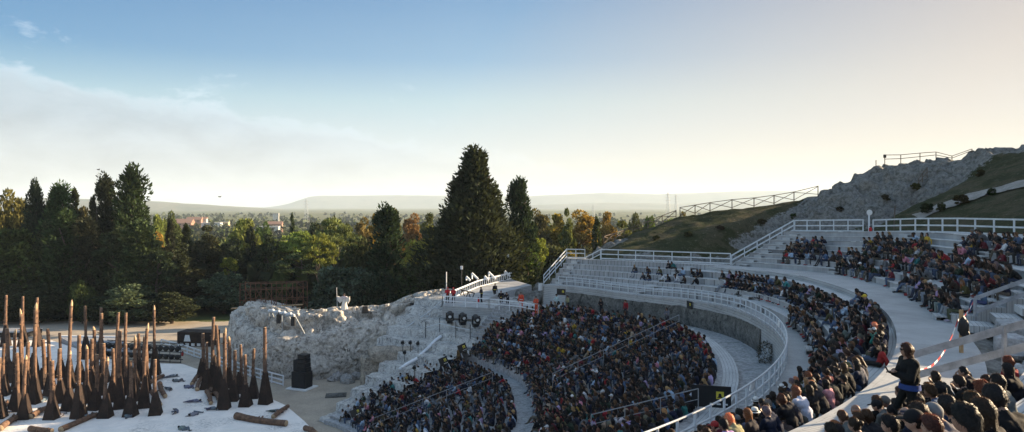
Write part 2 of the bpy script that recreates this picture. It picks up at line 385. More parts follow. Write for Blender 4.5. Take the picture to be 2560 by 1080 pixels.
# ------------------------------------------------------------------ ruined steps at the far end of the cavea
def ruin_top(th, r):
    """stepped limestone slope (z)"""
    if r < 12.4: return FLOOR
    n = 10.0; t = (r - 12.4) / (33.2 - 12.4)
    zz = -19.4 + 8.2 * (math.floor(t * n + .001 + .14 * fbm((th * .25, r * .1, 4))) / n if t < 1 else 1)
    return zz
ths_ = np.arange(42.5, 69.01, .22); rs_ = np.concatenate([np.arange(12.2, 33.4, .12), np.arange(33.4, 41, .35)])
P = np.zeros((len(ths_), len(rs_), 3))
for i, th in enumerate(ths_):
    for j, r in enumerate(rs_):
        tmx = lerp(60.5, 69, smooth((r - 21) / 4)); t2 = 42.5 + (min(th, 68.3) - 42.5) / 25.8 * (tmx - 42.5)
        z = ruin_top(t2, r) if th < 68.5 else FLOOR - .2; p = pol(t2, r, z)
        w = .035 + .07 * smooth((th - 58) / 8)
        z += w * fbm(p * .9, 5) + .28 * w * fbm(p * 3.2, 3)
        if th < 47 and r > 26: z -= (47 - th) * .12
        p.z = z; d = Vector((fbm(p * .8 + Vector((9, 0, 0)), 3), fbm(p * .8 + Vector((0, 9, 0)), 3), 0)) * .07
        P[i, j] = p + d
ru = link('ruined_steps', grid_mesh('ruined_steps', P, M['step'], True), None, 'worn pale limestone steps without seats left of the packed crowd', 'ruin')
# its broken end wall and the block with the dark doorway
def rocky_box(name, c, size, rz, mat, amp=.25, parent=None, seed=0, seg=.3, keep=None, **kw):
    bm = bmesh.new(); bmesh.ops.create_cube(bm, size=1)
    n = int(max(2, min(26, max(size) / seg)))
    bmesh.ops.subdivide_edges(bm, edges=bm.edges[:], cuts=n, use_grid_fill=True)
    Mx = Matrix.Translation(c) @ Matrix.Rotation(rz, 4, 'Z') @ Matrix.Diagonal((*size, 1))
    for v in bm.verts:
        q = v.co.copy(); rr = q.length; 
        k = 1 - .16 * max(0, rr - .62) / .25
        v.co = Mx @ (q * k)
    off = Vector((seed * 7.1, seed * 3.3, 0))
    bm.normal_update()
    for v in bm.verts:
        v.co += v.normal * amp * (fbm(v.co * .7 + off, 5) + .35 * fbm(v.co * 2.6 + off, 3))
    me = bpy.data.meshes.new(name); bm.to_mesh(me); bm.free(); me.materials.append(mat)
    return link(name, me, parent, **kw)
bk = thing('stone_block', 'brown weathered stone block with a dark square doorway', 'ruin', tuple(at(938, 985, FLOOR)))
cb = at(898, 985, FLOOR); 
child(rocky_box('jamb', (cb.x + 1.1, cb.y + .9, FLOOR + 1.9), (2.1, 2.6, 4.1), .35, M['brownstone'], .22, seed=1), bk)
child(rocky_box('lintel', (cb.x + 3.1, cb.y + 1.2, FLOOR + 4.0), (4.4, 2.8, 1.3), .32, M['brownstone'], .2, seed=2), bk)
child(rocky_box('back_wall', (cb.x + 3.2, cb.y + 2.6, FLOOR + 1.8), (4.6, 1.2, 3.8), .32, M['brownstone'], .15, seed=3), bk)

# ------------------------------------------------------------------ the big rock behind the stage
# front line of the foot of the rock on the floor, left to right, and height of shoulder/top
RK = [(-38.5, 97, -14.2, -13.4), (-37.0, 89, -13.8, -12.7), (-34.2, 83.5, -14.2, -12.3), (-30.5, 79.8, -14.8, -12.1), (-26.5, 77.6, -15.0, -12.2), (-22.5, 77.3, -14.8, -12.2), (-19.5, 78.6, -14.0, -12.1),
      (-16.6, 79.8, -13.8, -12.1), (-14.6, 80.3, -13.8, -12.0), (-12.9, 81.0, -13.4, -11.7), (-10.0, 82.6, -12.2, -10.9), (-7.4, 84.2, -11.7, -10.6), (-4, 86.5, -11.6, -10.8)]
RK = np.array(RK)
def rock_at(s):
    k = s * (len(RK) - 1); i = min(int(k), len(RK) - 2); f = k - i; a, b = RK[i], RK[i + 1]
    p0, p3 = RK[max(0, i - 1)], RK[min(len(RK) - 1, i + 2)]
    return .5 * ((2 * a) + (-p0 + b) * f + (2 * p0 - 5 * a + 4 * b - p3) * f * f + (-p0 + 3 * a - 3 * b + p3) * f ** 3)
NS, NT_ = 380, 150; P = np.zeros((NS, NT_, 3))
for i in range(NS):
    s = i / (NS - 1); q = rock_at(s); q2 = rock_at(min(1, s + .004)); q1 = rock_at(max(0, s - .004))
    tx, ty = q2[0] - q1[0], q2[1] - q1[1]; L = math.hypot(tx, ty); nx, ny = ty / L, -tx / L     # outward (to the eye)
    zs, zt = q[2], q[3]
    prof = [(0.0, FLOOR - .3), (.25, lerp(FLOOR, zs, .35)), (0.05, lerp(FLOOR, zs, .8)), (-.35, zs - .15), (-1.3, zs + .12), (-1.75, zs + .5), (-1.95, zt - .45), (-2.6, zt - .05), (-4, zt - .15), (-7, zt - 1.0), (-11, zt - 3), (-14, FLOOR - 1)]
    pr = np.array(prof); ln = np.concatenate([[0], np.cumsum(np.minimum(np.hypot(*np.diff(pr, axis=0).T), 3.0))]); ln /= ln[-1]
    for j in range(NT_):
        t = j / (NT_ - 1); o = np.interp(t, ln, pr[:, 0]); z = np.interp(t, ln, pr[:, 1])
        p = Vector((q[0] + nx * o, q[1] + ny * o, z))
        nrm = Vector((nx * .8, ny * .8, .6)) if t > .3 else Vector((nx, ny, .1))
        cell, pts = mnoise.voronoi(Vector((p.x * .42, p.y * .42, p.z * .55)) + Vector((3, 5, 1)) + .35 * mnoise.turbulence_vector(p * .5, 2, False))[:2]
        crack = min(1, (cell[1] - cell[0]) / .22)
        up_ = smooth((z - zs + .4) / .9)                        # bouldery upper part
        a = .42 * fbm(p * .32, 5) + (.10 + .16 * up_) * fbm(p * 1.4, 4) + .06 * fbm(p * 4.5, 3) + up_ * .26 * (1.1 - 2 * cell[0] ** 1.1) - (1 - crack) * (.05 + .6 * up_)
        # pocked band and upright scars
        if not up_ > .5:
            pc = mnoise.voronoi(p * 1.3)[0][0]
            if pc < .36 and fbm(p * .3 + Vector((50, 0, 0)), 3) > -.05: a -= .5 * (1 - pc / .36)
        hol = smooth(1 - math.hypot((p.x + 15.3) / 2.3, (p.z + 18.9) / 2.4)) if p.y < 86 and o > -1 else 0
        a -= 3.2 * hol
        P[i, j] = p + nrm * a
rk = link('rock_outcrop', grid_mesh('rock_outcrop', P, M['stone'], True), None, 'huge pale weathered limestone outcrop behind the stage with a performer on top', 'rock')

def boulder(loc, r, seed, mat=None, squash=.7, n=12):
    mb = MB(); mb.ball((0, 0, 0), (r, r * .9, r * squash), n, max(6, n - 4), f=lambda d: 1 + .28 * fbm(d * 1.7 + Vector((seed * 5.3, 0, 0)), 4) + .1 * fbm(d * 5 + Vector((seed, 4, 0)), 2))
    o = mb.build('boulder', mat or M['rubble'], None, False); o.location = loc; o.rotation_euler = (0, 0, seed); return o
bl_words = ['flat', 'rounded', 'jagged', 'broken', 'squat', 'leaning', 'wedge shaped', 'pitted', 'cracked']
for i, (u, v, r) in enumerate([(843, 951, .8), (866, 958, .95), (889, 948, .75), (850, 930, .9), (880, 925, .9), (826, 955, .5), (905, 935, .8), (838, 912, .7), (872, 905, .8)]):
    p = at(u, v, FLOOR) + Vector((0, .4, r * .3)); 
    if i in (3, 4, 6, 7, 8): p = p + Vector((0, -p.y * .04 * (v < 920), .35))
    o = boulder(p, r, i + 1)
    tag(o, f"{bl_words[i]} grey boulder under the big rock, {['lowest left','lowest middle','lowest right','left of centre','right of centre','far left small','nearest the doorway','upper left','upper middle'][i]}", 'boulder', 'boulders under the rock outcrop')
# ------------------------------------------------------------------ ground, stage, hill, far country
def ground_h(x, y):
    d = math.hypot(x - CX, y - CY)
    z = FLOOR
    if y > 100: z = lerp(FLOOR, -27, smooth((y - 100) / 160))
    if y > 230: z = lerp(-27, -34, smooth((y - 230) / 900))
    if x > 60: z = lerp(z, -34, smooth((x - 60) / 60))
    if y < 112 and y > 40: z += .05 * fbm((x * .3, y * .3, 0), 3)
    if y > 200: z += min(6, (y - 200) * .01) * fbm((x * .002, y * .002, 3), 4)
    return z
def nonuni(a, b, fine0, fine1, step, grow):
    xs = list(np.arange(fine0, fine1, step)); s = step; x = xs[-1]
    while x < b: s *= grow; x += s; xs.append(min(x, b))
    s = step; x = xs[0]; pre = []
    while x > a: s *= grow; x -= s; pre.append(max(x, a))
    return np.array(pre[::-1] + xs)
xs = nonuni(-11500, 11500, -75, 10, .8, 1.25); ys = nonuni(-140, 13500, 55, 125, .8, 1.22)
P = np.array([[(x, y, ground_h(x, y)) for y in ys] for x in xs])
def ground_mat():
    t = NT('sandy_ground_and_fields'); p = t.pos(); sx = t.n('ShaderNodeSeparateXYZ'); t.l(p, sx.inputs[0])
    f = t.noise(.5, 6, .6, p); g = t.noise(6, 4, .6, p); far = t.noise(.012, 5, .6, p); far2 = t.noise(.05, 4, .6, p)
    sand = t.mix(t.ramp(f, [(.35, 0.), (.65, 1.)]), (.41, .35, .275), (.33, .285, .23))
    field = t.ramp(far, [(.3, (.05, .07, .025)), (.45, (.11, .12, .045)), (.55, (.20, .175, .08)), (.68, (.06, .085, .03))])
    field = t.mix(t.ramp(far2, [(.45, 0.), (.6, .7)]), field, (.035, .055, .022))
    wood = t.math('GREATER_THAN', t.math('ADD', sx.outputs[1], t.math('MULTIPLY', f, 4)), 119.5)
    col = t.mix(wood, sand, field); col = t.mix(1.0, col, t.ramp(g, [(.3, .8), (.7, 1.1)]), 'MULTIPLY')
    return t.done(col, .95, t.math('ADD', f, t.math('MULTIPLY', g, .3)), .03, .5, .1)
tag(link('ground', grid_mesh('ground', P, ground_mat())), kind='structure')

# stage floor: white rough plaster sheet lying on the ground
ZS = -19.45
outl = [(-420, 1300), (-420, 858), (-150, 852), (130, 851), (185, 869), (300, 905), (457, 910), (500, 925), (560, 946), (640, 980), (714, 1013), (760, 1052), (800, 1092), (930, 1240), (980, 1320)]
outl = [at(u, v, ZS) for u, v in outl]
def inside(x, y, poly):
    k = False; n = len(poly)
    for i in range(n):
        a, b = poly[i], poly[i - 1]
        if (a[1] > y) != (b[1] > y) and x < (b[0] - a[0]) * (y - a[1]) / (b[1] - a[1]) + a[0]: k = not k
    return k
bm = bmesh.new(); vs = [bm.verts.new(p) for p in outl]; f = bm.faces.new(vs)
ext = bmesh.ops.extrude_face_region(bm, geom=[f]); 
for e in ext['geom']:
    if isinstance(e, bmesh.types.BMVert): e.co.z -= .35
bmesh.ops.recalc_face_normals(bm, faces=bm.faces[:])
def stage_mat():
    t = NT('white_plaster_stage_floor'); p = t.pos(); f = t.noise(.7, 7, .62, p, .6); g = t.noise(5, 5, .6, p); w = t.noise(.22, 4, .6, p)
    col = t.mix(t.ramp(f, [(.35, 0.), (.7, 1.)]), (.86, .80, .735), (.70, .665, .62))
    col = t.mix(t.math('MULTIPLY', t.ramp(w, [(.5, 0.), (.62, 1.)]), t.ramp(g, [(.45, 0.), (.62, .75)])), col, (.30, .29, .27))
    return t.done(col, .9, t.math('ADD', f, t.math('MULTIPLY', g, .5)), .10, .9, .1)
me = bpy.data.meshes.new('stage_floor'); bm.to_mesh(me); bm.free(); me.materials.append(stage_mat())
tag(link('stage_floor', me), 'broad rough white plaster stage floor under the forest of log columns', 'stage')

# hill behind the seats; unseen right-hand crest shaped for where sun and shade fall
CRT = ([-90, -60, -40, -25, -15, 0, 10, 16.2, 20.4, 25.4, 28, 30.5, 34, 38.6, 44.6, 50, 60, 72], [75, 75, 75, 78, 80, 84, 84, 83.6, 81.6, 78, 77, 76, 67, 58, 49.5, 47, 46, 46], [.5, .0, .0, .4, 4.5, 9.5, 8.8, 7.0, 5.6, 5.2, 3.2, 1.2, -.1, -1.5, -5.2, -8.6, -12.4, -14.5])
def crest(th): return float(np.interp(th, CRT[0], CRT[1])), float(np.interp(th, CRT[0], CRT[2]))
INN = ([-100, -43.5, -43, -26, -24.6, 20, 21, 27, 36, 41.8, 43.5, 60, 72], [62, 62, 49.6, 49.6, 58.2, 57.9, 50, 46.2, 41.9, 40.9, 36.6, 36.0, 36.0], [-.9, -.9, -5.5, -5.5, -2.2, -3.0, -6.2, -6.2, -6.1, -6.3, -11.6, -12.2, -13.8])
def inner(th): return float(np.interp(th, INN[0], INN[1])), float(np.interp(th, INN[0], INN[2]))
tha = np.concatenate([np.arange(-100, 8, 1.0), np.arange(8, 72, .3)]); tt = np.concatenate([np.linspace(-.03, 1.0, 105), np.linspace(1.0, 3.2, 34)[1:]])
P = np.zeros((len(tha), len(tt), 3)); rockm = np.zeros((len(tha), len(tt))); pathm = np.zeros_like(rockm)
for i, th in enumerate(tha):
    ri, zi = inner(th); rc, zc = crest(th)
    for j, t in enumerate(tt):
        r = ri + (rc - ri) * t
        crag = smooth((th - 14) / 5) * smooth((32.5 - th) / 2.5)
        if t <= 1:
            s = max(0, t) ** 1.15; s2 = smooth((t - .42) / .55) * .75 + .25 * t
            z = zi + (zc - zi) * lerp(s, s2, crag)
        else:
            z = zc - (t - 1) * 1.0 - ((r - rc) * .75 if th > 22 else (r - rc) * .25) * smooth((t - 1) / .25)
        p = pol(th, r, z)
        rk_ = max(crag * smooth((t - .38 + .15 * fbm(p * .12, 3)) / .12), smooth((.26 - t + .12 * fbm(p * .2, 3)) / .1) * smooth((th - 12) / 6) * smooth((36 - th) / 3) * .9)
        if th > 40: rk_ = max(rk_, smooth((.75 - t + .3 * fbm(p * .25, 3)) / .2) * .85)
        if -45 < th < -23 and t < .5: rk_ = max(rk_, .9)
        top9 = smooth((th - 5) / 4) * smooth((19 - th) / 3) * smooth((t - .8) / .1); rk_ = max(rk_, top9)
        edge = smooth((t + .03) / .08)
        nrm = Vector((0, 0, 1)) if rk_ < .3 else Vector((-.5, -.45, .74))
        vor = mnoise.voronoi(p * .55)[0]; cr = min(1, (vor[1] - vor[0]) / .3)
        a = edge * (.35 * fbm(p * .14, 4) + .10 * fbm(p * .9, 3) + rk_ * (1.0 * fbm(p * .33, 5) + .5 * fbm(p * 1.1, 4) - .8 * (1 - cr)))
        P[i, j] = p + nrm * a; rockm[i, j] = rk_
def hill_mat():
    t = NT('dry_grass_and_limestone_hill'); p = t.pos(); rk_ = t.attr('rock', 'GEOMETRY').outputs['Fac']
    f = t.noise(.35, 6, .62, p); g = t.noise(2.6, 6, .65, p); h = t.noise(9, 4, .6, p)
    grass = t.ramp(f, [(.3, (.020, .028, .011)), (.48, (.034, .040, .016)), (.58, (.07, .062, .036)), (.72, (.028, .034, .015))])
    grass = t.mix(t.ramp(g, [(.58, 0.), (.70, .5)]), grass, (.20, .18, .145))
    st = t.mix(t.ramp(g, [(.35, 0.), (.6, 1.)]), (.11, .11, .10), (.27, .265, .25))
    st = t.mix(t.ramp(h, [(.55, 0.), (.68, .8)]), st, (.08, .085, .055))
    m = t.math('ADD', rk_, t.math('MULTIPLY', t.math('SUBTRACT', g, .5), .9)); m = t.ramp(m, [(.38, 0.), (.56, 1.)])
    col = t.mix(1.0, t.mix(m, grass, st), t.ramp(h, [(.3, .6), (.7, 1.2)]), 'MULTIPLY')
    return t.done(col, .95, t.math('ADD', t.math('ADD', f, g), t.math('MULTIPLY', h, .5)), .16, .9, .1)
M['hill'] = hill_mat()
me = grid_mesh('hill', P, M['hill'], True, {'rock': ('POINT', rockm.ravel())}); HILL = link('hill', me); tag(HILL, kind='structure')
from mathutils.bvhtree import BVHTree
HB = BVHTree.FromPolygons([tuple(v.co) for v in me.vertices], [tuple(f.vertices) for f in me.polygons])
def on_hill(u, v):
    d = Vector(((u - 1280) / F, 1, (HV - v) / F)).normalized(); h = HB.ray_cast(Vector((0, 0, 0)), d); return h[0]
def drop_hill(x, y):
    h = HB.ray_cast(Vector((x, y, 60)), Vector((0, 0, -1))); return h[0].z if h[0] else FLOOR
# pale footpath up the hill
def hill_path(pts, w):
    ps = [on_hill(u, v) for u, v in pts]; ps = [p for p in ps if p]; vs = []
    fine = []
    for a, b in zip(ps, ps[1:]):
        for k in range(14): fine.append(a.lerp(b, k / 14))
    for i, p in enumerate(fine[:-1]):
        d = (fine[i + 1] - p); d.z = 0; d.normalize(); n = Vector((-d.y, d.x, 0)); row = []
        for s in (-1, -.5, 0, .5, 1):
            q = p + n * s * w * .5 * (1 + .25 * fbm(p * .5)); q.z = drop_hill(q.x, q.y) + .14; row.append(tuple(q))
        vs.append(row)
    return np.array(vs)
tag(link('footpath', grid_mesh('footpath', hill_path([(2290, 545), (2340, 527), (2400, 505), (2470, 482), (2530, 468), (2600, 452)], 1.9), two('pale_path_dust', (.30, .285, .26), (.24, .225, .2), .8))), kind='structure')
# far ridges
def ridge(name, prof, Y, depth, mat):
    prof = [(u, v) for u, v in prof]; us = np.linspace(prof[0][0], prof[-1][0], 260); vv = np.interp(us, [a for a, _ in prof], [b for _, b in prof]); rows = []
    for u, v in zip(us, vv):
        z = (HV - v) / F * Y + 5 * fbm((u * .02, Y, 0), 4); x = (u - 1280) / F * Y; row = []
        for k in range(12):
            t = k / 11; zz = lerp(-45, z, smooth(t) * .55 + .45 * t ** .8) + (22 * fbm((x * .0016, t * 2.2, 7), 4) * math.sin(math.pi * t))
            row.append((x, Y - depth * (1 - t), zz))
        row.append((x, Y + depth, z - 8)); row.append((x, Y + 2 * depth, -45)); rows.append(row)
    return tag(link(name, grid_mesh(name, np.array(rows), mat)), kind='structure')
HM = two('scrub_covered_hillside', (.10, .105, .06), (.15, .14, .09), .004, .95, 0, .4, .6)
ridge('hills', [(560, 530), (650, 522), (700, 518), (740, 507), (775, 492), (800, 489.5), (900, 489), (1000, 488), (1130, 489.5), (1300, 491), (1400, 487), (1500, 482.5), (1560, 483), (1640, 486), (1750, 482), (1850, 478), (1950, 477), (2060, 476), (2200, 480), (2700, 490)], 11000, 1200, HM)
ridge('hills', [(1200, 520), (1350, 512), (1500, 507), (1700, 509), (1900, 503), (2100, 500), (2600, 510)], 8000, 800, HM)
ridge('hills', [(-300, 490), (0, 494), (200, 497), (300, 500), (370, 505), (450, 510), (550, 516), (640, 522), (720, 528)], 5200, 600, HM)

# air
mb = MB(); mb.box((0, 6900, 105), (26000, 14400, 340)); t = NT('pale_air'); pv = t.n('ShaderNodeVolumePrincipled')
pv.inputs['Color'].default_value = (.72, .86, 1, 1); pv.inputs['Density'].default_value = HAZE = .00008; pv.inputs['Anisotropy'].default_value = .1
t.l(pv.outputs[0], t.out.inputs['Volume']); hz = mb.build('haze', t.mat); tag(hz, kind='stuff')

# ------------------------------------------------------------------ light, sky, camera
SUN_AZ, SUN_EL = 74.0, 15.0
sd = Vector((math.sin(R_(SUN_AZ)) * math.cos(R_(SUN_EL)), math.cos(R_(SUN_AZ)) * math.cos(R_(SUN_EL)), math.sin(R_(SUN_EL))))
L = bpy.data.lights.new('sun', 'SUN'); L.energy = 5.0; L.angle = R_(.5); L.color = (1, .77, .50); lo = bpy.data.objects.new('sun', L); COL.objects.link(lo)
lo.rotation_euler = (-sd).to_track_quat('-Z', 'Y').to_euler()
w = bpy.data.worlds.new('World'); scene.world = w; w.use_nodes = True
class WT_(NT):
    def __init__(s, tree): s.t = tree
t = WT_(w.node_tree); t.t.nodes.clear(); out = t.n('ShaderNodeOutputWorld'); bg = t.n('ShaderNodeBackground'); t.l(bg.outputs[0], out.inputs[0])
sky = t.n('ShaderNodeTexSky'); sky.sky_type = 'NISHITA'; sky.sun_disc = False; sky.sun_elevation = R_(SUN_EL); sky.sun_rotation = R_(SUN_AZ); sky.altitude = 20; sky.air_density = 1.0; sky.dust_density = .6; sky.ozone_density = 1.5
dirv = t.n('ShaderNodeTexCoord').outputs['Generated']; sx = t.n('ShaderNodeSeparateXYZ'); t.l(dirv, sx.inputs[0])
X, Y, Z = sx.outputs
az = t.math('ARCTAN2', X, Y); el = t.math('ARCSINE', Z)
# thin white cloud bank low in the left of the sky, its upper edge sinking to the right
cb = t.n('ShaderNodeCombineXYZ'); t.l(t.math('MULTIPLY', az, 7.0), cb.inputs[0]); t.l(t.math('MULTIPLY', el, 14.0), cb.inputs[1])
n1 = t.noise(1.5, 9, .62, cb.outputs[0], .2); n2 = t.noise(.6, 3, .5, cb.outputs[0]); n3 = t.noise(4.5, 5, .6, cb.outputs[0])
edge = t.math('ADD', t.math('MULTIPLY', az, -.147), .076)                # el of the edge
edge = t.math('ADD', edge, t.math('MULTIPLY', t.math('SUBTRACT', n1, .5), .12))
dd = t.math('SUBTRACT', edge, el)
bank = t.ramp(t.math('MULTIPLY', dd, 16.0), [(0., 0.), (.2, .55), (.45, .74), (1., .8)])
lim = t.ramp(az, [(0.0, 1.), (.55, 0.)])                                   # fades toward the sun side
lim = t.ramp(t.math('ADD', az, .35), [(0., 1.), (.62, 0.)])
bank = t.math('MULTIPLY', bank, lim)
wisp = t.math('MULTIPLY', t.ramp(n1, [(.60, 0.), (.72, .55)]), t.ramp(t.math('MULTIPLY', t.math('ABSOLUTE', t.math('SUBTRACT', t.math('SUBTRACT', el, edge), .03)), 20.), [(0., 1.), (1., 0.)]))
wisp = t.math('MULTIPLY', wisp, lim)
lit = t.math('MULTIPLY', t.ramp(n1, [(.34, .86), (.62, 1.15)]), t.ramp(t.math('MULTIPLY', dd, 9.), [(.04, 1.6), (.22, 1.12), (1., 1.)]))
EXPO, STR = 1.8, .07; K = 1 / (STR * 2 ** EXPO)
def rr(stops): return t.ramp(t.math('MULTIPLY', el, 2.0), [(p * 2, tuple(x for x in c_)) for p, c_ in stops])
cool = rr([(0., (.92, .87, .76)), (.035, (.88, .86, .78)), (.085, (.74, .81, .82)), (.15, (.56, .725, .785)), (.21, (.31, .51, .71)), (.29, (.205, .39, .63)), (.36, (.30, .46, .66)), (.5, (.46, .58, .72))])
warm = rr([(0., (1.0, .88, .64)), (.04, (.95, .85, .68)), (.12, (.80, .74, .67)), (.29, (.57, .515, .505)), (.5, (.6, .6, .64))])
dk_ = t.ramp(az, [(0., 0.), (1., 0.)])
cool = t.mix(t.math('MULTIPLY', t.ramp(t.math('MULTIPLY', az, -1.6), [(.1, 0.), (1., 1.)]), t.ramp(t.math('MULTIPLY', el, 4.), [(.35, 0.), (.8, 1.)])), cool, t.mix(1.0, cool, (.50, .72, .87), 'MULTIPLY'))
wf = t.ramp(t.math('ADD', t.math('ADD', t.math('MULTIPLY', az, .8), .35), t.math('MULTIPLY', el, -.6)), [(.18, 0.), (.5, .6), (.74, 1.)])
col = t.mix(wf, cool, warm); cs = t.n('ShaderNodeVectorMath'); cs.operation = 'SCALE'; t.l(col, cs.inputs[0]); cs.inputs[3].default_value = K
ns = t.n('ShaderNodeVectorMath'); ns.operation = 'SCALE'; t.l(sky.outputs[0], ns.inputs[0]); ns.inputs[3].default_value = 1.7
base = t.mix(t.ramp(Y, [(0., .35), (.25, 1.)]), ns.outputs[0], cs.outputs[0])
cc = t.mix(t.ramp(t.math('MULTIPLY', el, 4.), [(0., 0.), (.45, 1.)]), tuple(x * K for x in (.76, .76, .71)), tuple(x * K for x in (.50, .575, .64)))
cs2 = t.n('ShaderNodeVectorMath'); cs2.operation = 'SCALE'; t.l(cc, cs2.inputs[0]); t.l(lit, cs2.inputs[3])
s1 = t.mix(t.math('MAXIMUM', bank, wisp), base, cs2.outputs[0])
t.l(s1, bg.inputs[0]); bg.inputs[1].default_value = STR
cam = bpy.data.cameras.new('camera'); co = bpy.data.objects.new('camera', cam); COL.objects.link(co); scene.camera = co
co.rotation_euler = (R_(90), 0, 0); cam.sensor_width = 36; cam.lens = 36 * F / 2560; cam.shift_y = -25 / 2560; cam.clip_start = .2; cam.clip_end = 20000
scene.view_settings.view_transform = 'Standard'; scene.view_settings.look = 'None'; scene.view_settings.exposure = EXPO
scene.cycles.max_bounces = 6; scene.cycles.diffuse_bounces = 3; scene.cycles.transmission_bounces = 3; scene.cycles.volume_bounces = 1
# ------------------------------------------------------------------ trees
def leaf_cards(C, D, size, asp, rng, jit=.6):
    """C centres, D preferred direction (unit); returns quads (rhombic leaf sprays)"""
    n = len(C); d = D + rng.normal(0, jit, (n, 3)); d /= np.linalg.norm(d, axis=1)[:, None]
    a = np.cross(d, rng.normal(0, 1, (n, 3))); a /= np.linalg.norm(a, axis=1)[:, None] + 1e-9
    s = size * rng.uniform(.6, 1.35, n)[:, None]
    V = np.stack([C - d * s * .5, C + a * s * asp * .5 - d * s * .05, C + d * s * .55, C - a * s * asp * .5 + d * s * .05], 1).reshape(-1, 3)
    return V, np.arange(4 * n).reshape(n, 4)
def blob_points(rng, c, r, n, up=.0):
    d = rng.normal(0, 1, (n, 3)); d /= np.linalg.norm(d, axis=1)[:, None]; d[:, 2] = np.abs(d[:, 2]) * (1 - up) + d[:, 2] * up if up else d[:, 2]
    k = rng.uniform(.55, 1.05, n) ** .6
    return c + d * np.asarray(r) * k[:, None], d
def crown_cypress(seed, H=20., rad=3.4, irregular=.5, nb=210, leaves=42, base=.10, tip=.75, size=.62, lobe=.16):
    """upright conifer: many upswept sprays, ragged outline"""
    rng = np.random.default_rng(seed); Cs = []; Ds = []
    lob = rng.uniform(-1, 1, (7,)) * irregular
    for i in range(nb):
        t = base + (1 - base) * rng.uniform(0, 1) ** .9; a = rng.uniform(0, 2 * math.pi)
        prof = min(1, (t - base) / .22 + .35) * (1 - max(0, t - .15) / .85) ** tip
        prof *= 1 + .30 * lob[int(t * 6.99)] + .28 * irregular * math.sin(a * 2 + t * 9 + seed) + rng.normal(0, .16) * irregular
        r = rad * max(.05, prof) * rng.uniform(.45, 1.02)
        c = np.array([math.cos(a) * r, math.sin(a) * r, t * H + .15 * r])
        rr = rad * (lobe * rng.uniform(.5, 1.3) + .16 * (1 - t)); n = leaves
        P, d = blob_points(rng, c, (rr, rr, rr * 1.7), n); Cs.append(P)
        out = np.array([math.cos(a) * .55, math.sin(a) * .55, .75]); Ds.append(np.tile(out, (n, 1)) * .8 + d * .35)
    return leaf_cards(np.concatenate(Cs), np.concatenate(Ds), size, .42, rng, .35)
def crown_broad(seed, H=14., rad=5., nb=60, leaves=170, base=.0, size=.5, flat=1.0, ragged=.4):
    rng = np.random.default_rng(seed); Cs = []; Ds = []
    for i in range(nb):
        d = rng.normal(0, 1, 3); d /= np.linalg.norm(d); k = rng.uniform(.35, 1) ** .5
        c = np.array([d[0] * rad * .78 * k, d[1] * rad * .78 * k, H * (base + 1) / 2 + d[2] * H * (1 - base) * .40 * k * flat])
        c[:2] *= 1 - .35 * max(0, d[2]) + ragged * rng.normal(0, .2)
        rr = rad * rng.uniform(.17, .34); P, dd = blob_points(rng, c, (rr, rr, rr * .8), leaves); Cs.append(P); Ds.append(dd + np.array([0, 0, .35]))
    return leaf_cards(np.concatenate(Cs), np.concatenate(Ds), size, .62, rng, .7)
def crown_pine(seed, H=12., rad=5.):
    rng = np.random.default_rng(seed); Cs = []; Ds = []
    for i in range(30):
        a = rng.uniform(0, 2 * math.pi); r = rad * math.sqrt(rng.uniform(0, 1)) * .85; t = 1 - .30 * (r / rad) ** 2 - rng.uniform(0, .16)
        c = np.array([math.cos(a) * r, math.sin(a) * r, t * H]); rr = rad * rng.uniform(.18, .30)
        P, dd = blob_points(rng, c, (rr, rr, rr * .55), 190, .35); Cs.append(P); Ds.append(dd + np.array([0, 0, .6]))
    return leaf_cards(np.concatenate(Cs), np.concatenate(Ds), .42, .5, rng, .6)
def trunk_mesh(seed, H, r, limbs, spread):
    rng = random.Random(seed); mb = MB(); pts = [(rng.uniform(-.25, .25) * k, rng.uniform(-.25, .25) * k, H * k / 5) for k in range(6)]
    mb.tube(pts, [r * (1 - .16 * k) for k in range(6)], 8)
    for i in range(limbs):
        k = rng.uniform(.3, .9); a = rng.uniform(0, 6.28); p = Vector((0, 0, H * k)); q = p + Vector((math.cos(a) * spread, math.sin(a) * spread, spread * .7))
        mb.tube([p, p.lerp(q, .5) + Vector((0, 0, -.1 * spread)), q], [r * .4, r * .28, r * .1], 6)
    return mb.mesh('trunk', M['greybark'], True)
def fin(name, VF): return np_mesh(name, VF[0], VF[1], M['leaf'])
CR = {}
CR['conifer'] = [(fin('crown', crown_cypress(s, 20, 3.2, .8, 120, 95, .0, .40, .6, .30)), trunk_mesh(s, 18, .38, 10, 1.6), 20., 3.6) for s in (1, 2, 3)]
CR['great'] = [(fin('crown', crown_cypress(21, 22, 6.4, .5, 300, 110, .0, 1.05, .7, .20)), trunk_mesh(21, 20, .6, 14, 2.5), 22., 6.4), (fin('crown', crown_cypress(22, 20, 3.6, 1.0, 120, 110, .0, .42, .7, .30)), trunk_mesh(22, 18, .45, 10, 1.8), 20., 3.9)]
CR['column'] = [(fin('crown', crown_cypress(s, 18, 1.5, .25, 130, 48, .04, .42, .5)), trunk_mesh(s, 16, .25, 3, .5), 18., 1.65) for s in (4, 5)]
CR['broad'] = [(fin('crown', crown_broad(s)), trunk_mesh(s, 9, .35, 9, 2.6), 14., 5.2) for s in (6, 7, 8)]
CR['tall'] = [(fin('crown', crown_broad(s, 18, 3.6, 64, 150, .02, .48, 1.1, .8)), trunk_mesh(s, 14, .32, 12, 1.8), 18., 3.9) for s in (9, 10, 12)]
CR['pine'] = [(fin('crown', crown_pine(s)), trunk_mesh(s, 10.5, .3, 10, 2.6), 12., 5.0) for s in (13, 14)]
